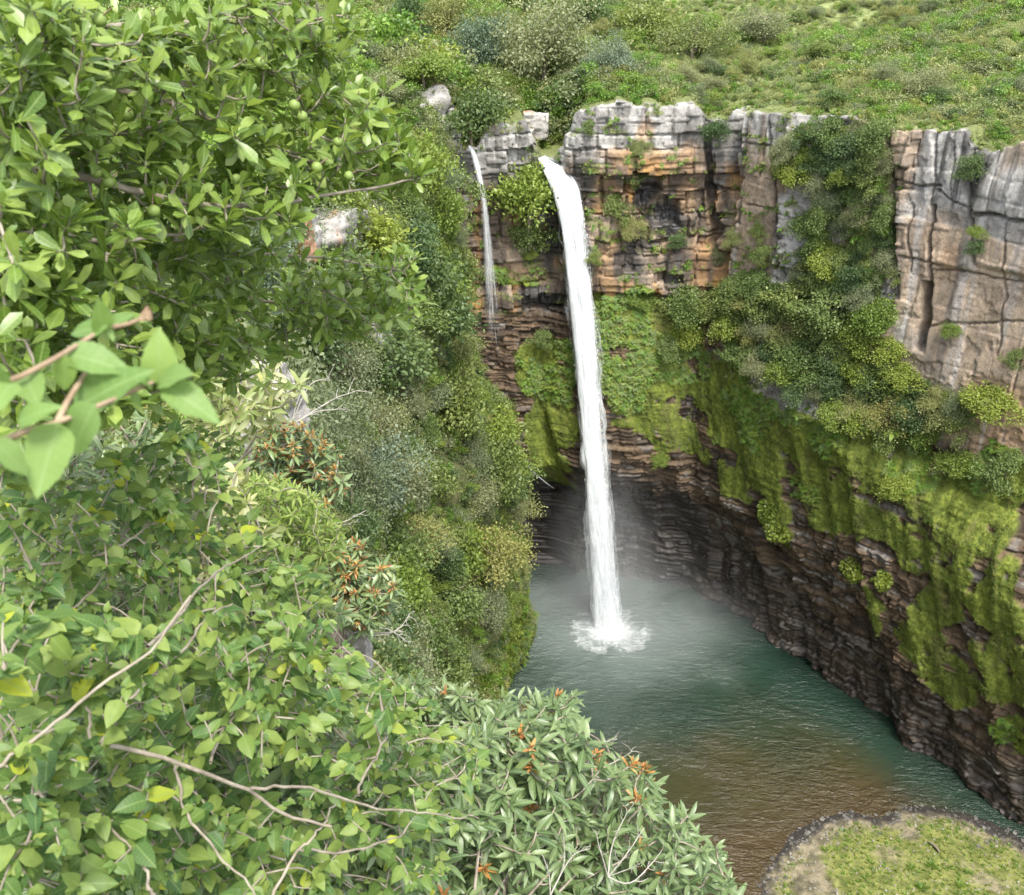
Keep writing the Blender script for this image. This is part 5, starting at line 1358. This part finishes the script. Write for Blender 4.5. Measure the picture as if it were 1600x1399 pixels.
def fruit_tree():
    g = np.random.default_rng(101)
    t = thing('fruit_tree', 'leafy tree with whorled glossy leaves and round green fruits reaching over the gorge', 'tree', (-3.4, 1.6, 80.6))
    base = np.array(t.location)
    def loc(P): return np.asarray(P) - base
    BR = [[(-420, 330, 3.0), (-200, 180, 2.4), (0, 140, 2.0), (130, 146, 2.05), (230, 160, 2.1), (310, 185, 2.15), (380, 212, 2.2), (470, 255, 2.35), (560, 275, 2.5)],
          [(225, 158, 2.1), (300, 130, 2.15), (400, 108, 2.3), (470, 90, 2.4), (540, 62, 2.5)],
          [(-420, 330, 3.0), (-200, 200, 2.2), (0, 195, 2.0), (90, 190, 1.95), (170, 210, 2.0), (260, 240, 2.1)],
          [(-420, 430, 3.0), (-200, 450, 2.5), (0, 450, 2.3), (160, 430, 2.4), (300, 400, 2.7), (450, 395, 3.0), (620, 420, 3.4)],
          [(-420, 520, 3.0), (-200, 560, 2.5), (100, 545, 2.5), (300, 510, 2.8), (400, 470, 3.1), (520, 480, 3.4), (650, 490, 3.6)],
          [(-420, 330, 3.0), (-150, 80, 2.0), (100, 45, 1.95), (250, 32, 2.1), (420, 34, 2.4), (520, 20, 2.5)],
          [(-420, 430, 3.0), (-150, 270, 1.9), (80, 262, 1.8), (200, 285, 1.85), (330, 312, 2.0), (480, 300, 2.3), (650, 275, 2.5)],
          [(-420, 520, 3.0), (-150, 640, 2.2), (40, 605, 2.1), (200, 600, 2.4), (330, 590, 2.7)],
          [(-420, 430, 3.0), (-150, 380, 1.8), (60, 370, 1.7), (180, 375, 1.8), (300, 360, 2.0)]]
    mb = MB(); nodes = []
    for i, L in enumerate(BR):
        P = px_path(L, 40); P = P + np.cumsum(g.normal(size=P.shape) * .0018, 0)
        tube(mb, loc(P), [.018, .009, .007, .005, .0025], 7); nodes.append(P[8:])
    trunk = smooth_path([base + np.array([0, 0, -.8]), base + np.array([.1, .1, .9]), atd(-420, 520, 3.0), atd(-420, 330, 3.0)], 24)
    tube(mb, loc(trunk), [.10, .07, .05, .03], 9)
    nodes = np.concatenate(nodes)
    UP = [(-20, -20), (545, -20), (560, 60), (530, 105), (590, 150), (625, 205), (645, 245), (672, 280), (640, 300), (585, 300), (545, 285), (505, 300), (470, 345), (440, 390), (470, 405), (560, 395), (635, 395), (652, 470), (640, 510), (560, 525), (480, 520), (420, 580), (340, 610), (180, 640), (-20, 690)]
    HOLES = [[(490, 300), (585, 300), (580, 395), (455, 395), (470, 350)], [(60, -20), (300, -20), (330, 30), (120, 20)], [(370, 450), (440, 420), (450, 470), (400, 500)]]
    def dep(x, y, g):
        b = np.interp(x, [0, 300, 650], [1.65, 2.05, 2.6]) + (1.0 * np.interp(x, [200, 500], [0, 1]) if y > 360 else 0)
        return b + g.uniform(-.3, .55) * g.random() ** .5
    tips = sample_tips(g, UP, 1150, dep, HOLES)
    back = sample_tips(g, [(-20, 250), (330, 270), (400, 400), (420, 520), (300, 620), (-20, 700)], 300, lambda x, y, g: g.uniform(2.4, 3.2))
    fringe = np.array([atd(*q) for q in [(545, 20, 2.5), (520, 40, 2.5), (560, 150, 2.5), (600, 170, 2.5), (620, 205, 2.5), (600, 140, 2.45), (640, 240, 2.5), (660, 270, 2.5), (650, 285, 2.5), (610, 285, 2.5), (560, 240, 2.4), (640, 390, 3.4), (650, 400, 3.4), (655, 470, 3.5), (660, 500, 3.6), (630, 505, 3.5), (600, 500, 3.4), (640, 440, 3.4), (590, 420, 3.3), (500, 100, 2.4), (480, 70, 2.4)]])
    tips = np.concatenate([tips, back, fringe])
    lobe = sample_tips(g, [(455, 410), (560, 398), (635, 395), (652, 470), (640, 512), (560, 525), (480, 520), (420, 500)], 140, lambda x, y, g: g.uniform(3.0, 3.7))
    tips = np.concatenate([tips, lobe])
    right = np.array([1.0, 0, 0]); dirs = []
    EP, ED, EU, ES = [], [], [], []
    gr = Grower(nodes); tips = tips[gr.order(tips)]
    for p in tips:
        a = gr.near(p, right)
        v = p - a; L = np.linalg.norm(v)
        m1 = a + v * .5 + np.array([0, 0, -.10 * L]) + g.normal(size=3) * .05 * L
        W = smooth_path([a, m1, p], 6)
        tube(mb, loc(W), [.0030, .0015], 5); gr.add(W)
        d = unit(W[-1] - W[-2]) * .55 + np.array([.30, -.10, .65]) + g.normal(size=3) * .35
        dirs.append(d)
        for k in range(int(g.integers(1, 4))):                 # a few leaves below the whorl
            f = g.uniform(.45, .92); q = W[int(f * 5)]
            EP.append(q); ED.append(unit(d) * .5 + g.normal(size=3) * .7); EU.append(np.array([0, -.3, 1.0]) + g.normal(size=3) * .3); ES.append(.058 * g.uniform(.6, 1.1))
    R1 = rosettes(g, tips, dirs, (5, 9), .060)
    P, D, U, S = cat4(R1, (np.array(EP), np.array(ED), np.array(EU), np.array(ES)))
    obj('branch', mb.mesh('branch', M['twig_pale'], True), t)
    leaf_parts(t, 'leaf', [leaf_template('obovate', 5, .2, c) for c in (.05, .25, .5)], M['fruit_leaf'], loc(P), D, U, S)
    # parts are placed relative to the tree's base; distance ranking uses the same offsets
    th = np.linspace(0, math.pi, 9); ph = np.linspace(0, 2 * math.pi, 14, endpoint=False); PH, TH = np.meshgrid(ph, th, indexing='ij')
    FV = np.stack([np.cos(PH) * np.sin(TH), np.sin(PH) * np.sin(TH), -np.cos(TH) * .96 - .06 * np.exp(-(TH / .3) ** 2)], -1).reshape(-1, 3)
    fm = mesh_np('fruit', FV, grid_faces(14, 9, wrap=True), M['fruit'], True)
    for px, py in [(113, 25), (130, 38), (155, 32), (168, 120), (135, 105), (152, 222), (120, 203), (198, 178), (405, 98), (387, 152), (372, 192), (376, 205), (472, 182), (495, 262), (528, 222), (545, 275), (150, 270), (170, 285), (555, 160), (575, 400), (580, 440), (540, 425), (515, 520), (370, 280), (460, 165), (240, 330), (300, 95), (340, 75)]:
        d = (np.interp(px, [0, 300, 650], [1.56, 1.93, 2.36]) if py < 350 else 3.1)
        p = atd(px, py, d)
        o = obj('fruit', fm, t, tuple(loc(p)), (random.random(), random.random(), 0), .0115 * random.uniform(.85, 1.15))
        sk = MB(); tube(sk, [(0, 0, .9), (.1, .05, 1.6), (.3, .1, 2.6)], [.12, .09], 5); obj('stalk', sk.mesh('stalk', M['twig_brown']), o)
fruit_tree()

def opposite_shoots(g, tips, gr, mb, base, L, nodes=(2, 4), droop=.3):
    P, D, U, S = [], [], [], []
    for p in tips:
        a = gr.near(p, np.array([.7, 0, .5])); v = p - a; Ln = np.linalg.norm(v)
        W = smooth_path([a, a + v * .5 + np.array([0, 0, .08 * Ln]) + g.normal(size=3) * .05 * Ln, p], 8)
        tube(mb, W - base, [.0024, .0012], 5); gr.add(W)
        ax = unit(W[-1] - W[-3]); s1 = unit(np.cross(ax, [0, 0, 1.0])); s2 = np.cross(s1, ax)
        for k in range(int(g.integers(nodes[0], nodes[1] + 1))):
            q = p - ax * k * L * .55
            e = s1 if k % 2 == 0 else s2 * .5 + s1 * .6
            for sg in (-1, 1):
                dd = unit(e * sg + ax * g.uniform(.15, .7) + np.array([0, 0, -droop * g.uniform(.3, 1.3)]) + g.normal(size=3) * .18)
                P.append(q); D.append(dd); U.append(np.array([.0, -.45, 1.0]) + g.normal(size=3) * .3); S.append(L * (.45 + .85 * g.random()) * (.62 if k == 0 else 1))
        for k in range(2):
            P.append(p); D.append(ax + s1 * (.5 if k else -.5) + g.normal(size=3) * .2); U.append(np.array([0, -.3, 1.0])); S.append(L * .45)
    return tuple(np.array(q) for q in (P, D, U, S))

def ovate_shrub():
    g = np.random.default_rng(111)
    t = thing('ovate_leaved_shrub', 'sprawling shrub with ovate pointed leaves on arching bare woody stems', 'shrub', (-2.2, .6, 80.6))
    base = np.array(t.location)
    ST = [[(-220, 1380, 1.6), (0, 1200, 1.5), (60, 1178, 1.5), (150, 1168, 1.55), (270, 1190, 1.6), (390, 1235, 1.7), (450, 1275, 1.75), (520, 1290, 1.8)],
          [(150, 1168, 1.55), (200, 1100, 1.6), (280, 1030, 1.7), (330, 985, 1.8), (372, 962, 1.9)],
          [(-80, 1260, 1.25), (0, 1200, 1.25), (70, 1150, 1.28), (150, 1080, 1.3), (230, 1010, 1.35), (272, 945, 1.4)],
          [(390, 1232, 1.7), (470, 1225, 1.8), (560, 1245, 1.9), (640, 1252, 2.0), (720, 1255, 2.1)],
          [(420, 1420, 1.7), (455, 1350, 1.75), (500, 1310, 1.8), (525, 1265, 1.9)],
          [(275, 1195, 1.65), (285, 1260, 1.65), (330, 1330, 1.6), (385, 1410, 1.55)],
          [(-60, 1270, 1.5), (60, 1235, 1.5), (150, 1212, 1.6)], [(50, 1225, 1.5), (110, 1310, 1.5), (145, 1345, 1.5)], [(140, 1168, 1.55), (125, 1090, 1.6), (125, 1040, 1.65)],
          [(470, 1330, 1.9), (560, 1325, 2.0), (640, 1300, 2.2)], [(-60, 1400, 1.4), (30, 1320, 1.5), (45, 1260, 1.55)], [(330, 1190, 1.7), (390, 1090, 2.0), (470, 1030, 2.3), (560, 1010, 2.6)], [(560, 1245, 1.9), (600, 1180, 2.1), (640, 1110, 2.3)],
          [(-100, 900, 1.9), (60, 880, 2.0), (160, 860, 2.1), (230, 820, 2.2), (300, 770, 2.4)], [(-100, 1000, 1.7), (100, 960, 1.9), (180, 880, 2.1), (210, 830, 2.2)], [(230, 1010, 1.4), (330, 900, 2.0), (400, 840, 2.4)], [(240, 1399, 1.5), (210, 1340, 1.5), (120, 1240, 1.6)]]
    mb = MB(); nodes = []
    for L in ST:
        P = px_path(L, 26); P = P + np.cumsum(g.normal(size=P.shape) * .0022, 0)
        rr = .0050 if len(L) > 6 else .0030
        tube(mb, P - base, [rr, rr * .8, rr * .5], 8); nodes.append(P)
    root = atd(-220, 1380, 1.6); tube(mb, smooth_path([np.array([0, 0, -.5]), (root - base) * .5, root - base], 8), [.03, .012], 8)
    for L0 in (ST[10][0], ST[13][0], ST[14][0], ST[2][0], ST[6][0]):
        q = atd(*L0) - base; tube(mb, smooth_path([np.array([0, 0, -.5]), q * .5 + np.array([0, 0, -.25]), q], 8), [.012, .006], 6)
    nodes = np.concatenate(nodes)
    POLY = [(-20, 700), (90, 760), (210, 700), (300, 640), (345, 690), (350, 760), (420, 830), (520, 890), (525, 945), (590, 950), (530, 980), (560, 1030), (600, 1050), (660, 1090), (740, 1130), (760, 1240), (690, 1310), (700, 1410), (-20, 1410)]
    def dep(x, y, g): return np.interp(x, [0, 300, 740], [1.25, 1.75, 2.5]) + (.5 if y < 950 else 0) + g.uniform(-.1, .55)
    tips = sample_tips(g, POLY, 850, dep)
    back = sample_tips(g, POLY, 500, lambda x, y, g: dep(x, y, g) + g.uniform(.5, 1.2))
    tips = np.concatenate([tips, back])
    gr = Grower(nodes); tips = tips[gr.order(tips)]
    P, D, U, S = opposite_shoots(g, tips, gr, mb, base, .040)
    obj('stem', mb.mesh('stem', M['twig_pale'], True), t)
    leaf_parts(t, 'leaf', [leaf_template('ovate', 6, .3, c) for c in (.2, .5, .8)], M['lantana_leaf'], P - base, D, U, S)
ovate_shrub()

def near_spray():
    """The out-of-focus shoot close to the lens: each leaf placed by hand."""
    t = thing('leafy_shoot', 'large soft-focus shoot with broad toothed leaves on brown stems', 'plant', tuple(atd(-400, 900, .8) + np.array([0, 0, -.3])))
    base = np.array(t.location); mb = MB()
    for L in [[(-60, 720, .62), (-20, 618, .58), (40, 585, .6), (95, 555, .62), (165, 512, .66)], [(-60, 720, .62), (20, 682, .58), (90, 660, .6), (160, 632, .62), (238, 598, .66)], [(90, 660, .6), (110, 620, .62), (150, 560, .66)]]:
        tube(mb, px_path(L, 16) - base, [.0023, .0014], 8)
    tube(mb, smooth_path([(0, 0, -1.2), (-.01, 0, -.1), atd(-300, 850, .7) - base, atd(-60, 720, .62) - base], 12), [.006, .0034], 8)
    for px, py in [(228, 492), (222, 500), (232, 498)]:
        p = atd(px, py, .66) - base; tube(mb, [p, p + np.array([.002, 0, .006])], [.003, .001], 6)
    tube(mb, px_path([(165, 512, .66), (195, 508, .66), (226, 496, .66)], 6) - base, [.0018, .0012], 6)
    obj('stem', mb.mesh('stem', M['twig_brown'], True), t)
    tpl = [leaf_template('ovate', 12, .25, c) for c in (.15, .4, .7)]
    for q in tpl:                                       # toothed margin
        e = np.abs(q[2][:, 1]) > 1e-6; q[0][e, 1] *= np.where(np.arange(e.sum()) // 2 % 2 == 0, 1.03, .97)
    me = [mesh_np('leaf', q[0], q[1], M['shoot_leaf'], True, {'lf': ('FLOAT2', q[2])}) for q in tpl]
    for i, (bx, by, tx, ty, d, wdt) in enumerate([(160, 520, 152, 458, .655, 1), (168, 512, 92, 516, .65, 1), (248, 598, 252, 512, .665, 1.25), (250, 596, 306, 578, .66, 1.1), (255, 602, 358, 662, .655, .9), (150, 632, 86, 728, .60, 1.05), (92, 660, 48, 800, .585, 1.05), (100, 552, 222, 578, .63, .95), (30, 660, 86, 622, .57, 1), (105, 556, 96, 622, .62, 1),
                                                  (118, 640, 238, 558, .64, .9), (20, 600, -30, 640, .57, 1.1), (168, 512, 214, 486, .665, 1), (205, 612, 225, 640, .65, 1), (235, 600, 205, 572, .66, 1), (40, 586, 62, 640, .61, 1.0), (-10, 690, 60, 750, .55, 1), (168, 512, 178, 535, .66, .9), (0, 612, -10, 560, .58, 1.1)]):
        a, b_ = atd(bx, by, d), atd(tx, ty, d + random.uniform(-.03, .02)); v = (b_ - a) * .86; L = np.linalg.norm(v); wdt = wdt * .88
        upv = -ray(bx, by) * .75 + np.array([random.uniform(-.3, .3), 0, .7])
        A = frames(v[None], upv[None])[0]
        mt = Matrix.Translation((a - base).tolist()) @ Matrix(A.tolist()).to_4x4() @ Matrix.Diagonal((L, L * wdt, L, 1))
        o = obj('leaf', me[i % 3], t); o.matrix_local = mt
near_spray()

def rosette_shrub(name, label, poly, depth, n, L, rootpx, mats=('rosette_leaf',), bronze=.1, seed=0, twig='twig_pale', tiers=1, nleaf=(9, 14), shape='lance', upv=(.15, -.35, .9), parts=280):
    g = np.random.default_rng(seed)
    root = atd(*rootpx)
    t = thing(name, label, 'shrub', tuple(root)); base = root
    tips = sample_tips(g, poly, n, depth)
    mb = MB(); nodes = []
    c = tips.mean(0)
    k = max(4, n // 12)
    hubs = tips[g.choice(len(tips), k, replace=False)] * .55 + (c * .45 + root * .55) * .45
    nodes = []
    for h in hubs:
        W = smooth_path([root, root * .45 + h * .55 + g.normal(size=3) * .1 * np.linalg.norm(h - root), h], 14)
        tube(mb, W - base, [L * .12, L * .05], 6); nodes.append(W[4:])
    nodes = np.concatenate(nodes)
    dirs = []
    gr = Grower(nodes); tips = tips[gr.order(tips)]
    for p in tips:
        a = gr.near(p, np.array([0, 0, 1.0])); v = p - a
        W = smooth_path([a, a + v * .5 + g.normal(size=3) * .12 * np.linalg.norm(v), p], 6)
        tube(mb, W - base, [L * .045, L * .03], 5); gr.add(W)
        dirs.append(unit(W[-1] - W[-2]) * .4 + np.array(upv) + g.normal(size=3) * .3)
    dirs = np.array(dirs)
    obj('stem', mb.mesh('stem', M[twig], True), t)
    P, D, U, S = rosettes(g, tips, dirs, nleaf, L, (-15, 60))
    tpl = [leaf_template(shape, 5, .3, q) for q in (.3, .6, .9)]
    leaf_parts(t, 'leaf', tpl, M[mats[0]], P - base, D, U, S, parts)
    m = g.random(len(tips)) < bronze
    if m.any():
        P, D, U, S = rosettes(g, tips[m] + unit(dirs[m]) * L * .15, dirs[m], (10, 16), L * .5, (15, 85))
        leaf_parts(t, 'young_leaf', tpl, M['bronze_leaf'], P - base, D, U, S, 200, 'young_foliage')
    return t
rosette_shrub('rosette_shrub', 'grey-green shrub with whorled strap leaves and pale bare twigs over the brink', [(560, 1260), (680, 1190), (760, 1120), (880, 1095), (930, 1150), (1000, 1190), (1035, 1250), (1095, 1290), (1140, 1350), (1160, 1420), (560, 1420)],
              lambda x, y, g: np.interp(x, [500, 1150], [3.0, 4.2]) + g.uniform(-.2, .7), 520, .092, (700, 1700, 3.4), bronze=.06, seed=121)
rosette_shrub('rosette_shrub', 'shaded deep green strap-leaved shrub beneath the arching woody stems', [(-20, 1120), (200, 1080), (420, 1060), (640, 1130), (700, 1280), (640, 1420), (-20, 1420)],
              lambda x, y, g: np.interp(x, [0, 650], [2.3, 3.0]) + g.uniform(-.2, .6), 330, .09, (250, 1750, 2.8), bronze=0, seed=122, nleaf=(8, 12))
rosette_shrub('bronze_shrub', 'shrub with orange-bronze young leaf whorls on the pale rocks', [(392, 690), (420, 655), (470, 665), (520, 690), (545, 760), (520, 790), (470, 780), (440, 790), (410, 740)],
              lambda x, y, g: 13.3 + g.uniform(-.4, .6), 170, .19, (450, 900, 13.8), bronze=.9, seed=123, nleaf=(7, 10))
rosette_shrub('bronze_shrub', 'smaller shrub with orange-bronze whorls leaning out near the white rock knob', [(520, 860), (555, 845), (590, 870), (615, 910), (610, 950), (560, 990), (520, 950), (505, 900)],
              lambda x, y, g: 9.2 + g.uniform(-.3, .4), 130, .145, (540, 1080, 9.6), bronze=.75, seed=124, nleaf=(8, 11))
rosette_shrub('cream_shrub', 'shrub with drooping cream-green leaf whorls beside the fruit branches', [(330, 560), (440, 540), (470, 600), (455, 640), (400, 690), (300, 700), (270, 640)],
              lambda x, y, g: 7.5 + g.uniform(-.5, .7), 80, .15, (330, 860, 7.9), mats=('cream_leaf',), bronze=0, seed=125, nleaf=(6, 9), upv=(.2, -.3, -.3))
rosette_shrub('cream_shrub', 'cream-leaved shrub half hidden behind the ovate leaves', [(180, 700), (330, 680), (420, 800), (400, 960), (250, 980), (170, 820)],
              lambda x, y, g: 5.0 + g.uniform(-.5, .7), 110, .11, (250, 1180, 5.4), mats=('cream_leaf',), bronze=0, seed=126, nleaf=(6, 9), upv=(.2, -.3, -.1))
rosette_shrub('feathery_shrub', 'bright yellow-green feathery shrub below the bronze-leaved shrub', [(360, 760), (410, 740), (470, 760), (530, 800), (535, 850), (500, 900), (520, 960), (440, 930), (380, 880), (340, 820)],
              lambda x, y, g: 5.6 + g.uniform(-.4, .5), 260, .075, (430, 1150, 5.8), mats=('feather_leaf',), bronze=0, seed=127, nleaf=(10, 16), shape='strap', upv=(.3, -.2, .7))
rosette_shrub('dark_rosette_shrub', 'dark glossy shrub filling the gap behind the ovate-leaved shrub', [(-20, 640), (200, 640), (330, 700), (420, 860), (540, 960), (560, 1080), (300, 1100), (-20, 1100)],
              lambda x, y, g: np.interp(x, [0, 550], [3.4, 6.2]) + g.uniform(-.3, .7), 330, .13, (120, 1500, 4.2), bronze=0, seed=128, nleaf=(7, 11))
rosette_shrub('small_leaved_shrub', 'small pale green shrub leaning out past the strap-leaved shrub', [(560, 1050), (640, 1060), (740, 1090), (830, 1090), (900, 1085), (860, 1140), (760, 1140), (640, 1120)],
              lambda x, y, g: 5.2 + g.uniform(-.3, .5), 150, .09, (700, 1420, 5.4), bronze=.04, seed=129, nleaf=(8, 13))
def lichen_twigs(label, root, tips, seed):
    g = np.random.default_rng(seed); r = atd(*root); t = thing('dead_branch', label, 'branch', tuple(r)); mb = MB()
    for q in tips:
        p = atd(*q); v = p - r; L = np.linalg.norm(v)
        W = smooth_path([r, r + v * .5 + g.normal(size=3) * .12 * L, p], 12); W = W + np.cumsum(g.normal(size=W.shape) * .008 * L, 0) * np.linspace(0, 1, 12)[:, None]
        tube(mb, W - r, [L * .014, L * .006], 5)
        for k in range(7):
            a = W[int(g.integers(4, 12))]; b_ = a + unit(v + g.normal(size=3) * L * .8) * L * g.uniform(.1, .28)
            tube(mb, smooth_path([a, (a + b_) / 2 + g.normal(size=3) * .02 * L, b_], 5) - r, [L * .006, L * .003], 4)
    obj('branch', mb.mesh('branch', M['lichen']), t)
M['lichen'] = bark_mat('lichen_bark', (.22, .20, .165), (.42, .40, .35), 30)
lichen_twigs('pale lichen-crusted dead branch above the bronze-leaved shrub', (455, 665, 14), [(560, 612, 14), (545, 640, 14.2), (520, 595, 14), (500, 640, 13.8), (480, 600, 14)], 1)
lichen_twigs('pale dead twig jutting out below the bronze-leaved shrub', (505, 820, 12), [(575, 800, 12), (560, 815, 12.1)], 2)
lichen_twigs('pale dead branch by the white rock knob', (540, 985, 10), [(640, 960, 10.2), (625, 990, 10.2), (600, 1000, 10), (640, 1005, 10.1)], 3)
lichen_twigs('pale forked dead twigs among the strap leaves', (905, 1210, 4.0), [(960, 1150, 3.9), (985, 1180, 4), (930, 1170, 4), (1010, 1225, 4.1), (900, 1150, 4)], 4)
lichen_twigs('pale splayed dead twigs low in the strap-leaved shrub', (950, 1370, 3.6), [(1010, 1290, 3.7), (1040, 1330, 3.7), (930, 1300, 3.6), (1000, 1350, 3.6), (980, 1270, 3.7)], 5)
lichen_twigs('bare grey stems rising through the strap-leaved shrub', (860, 1399, 3.4), [(880, 1290, 3.5), (840, 1310, 3.5), (920, 1330, 3.5)], 6)
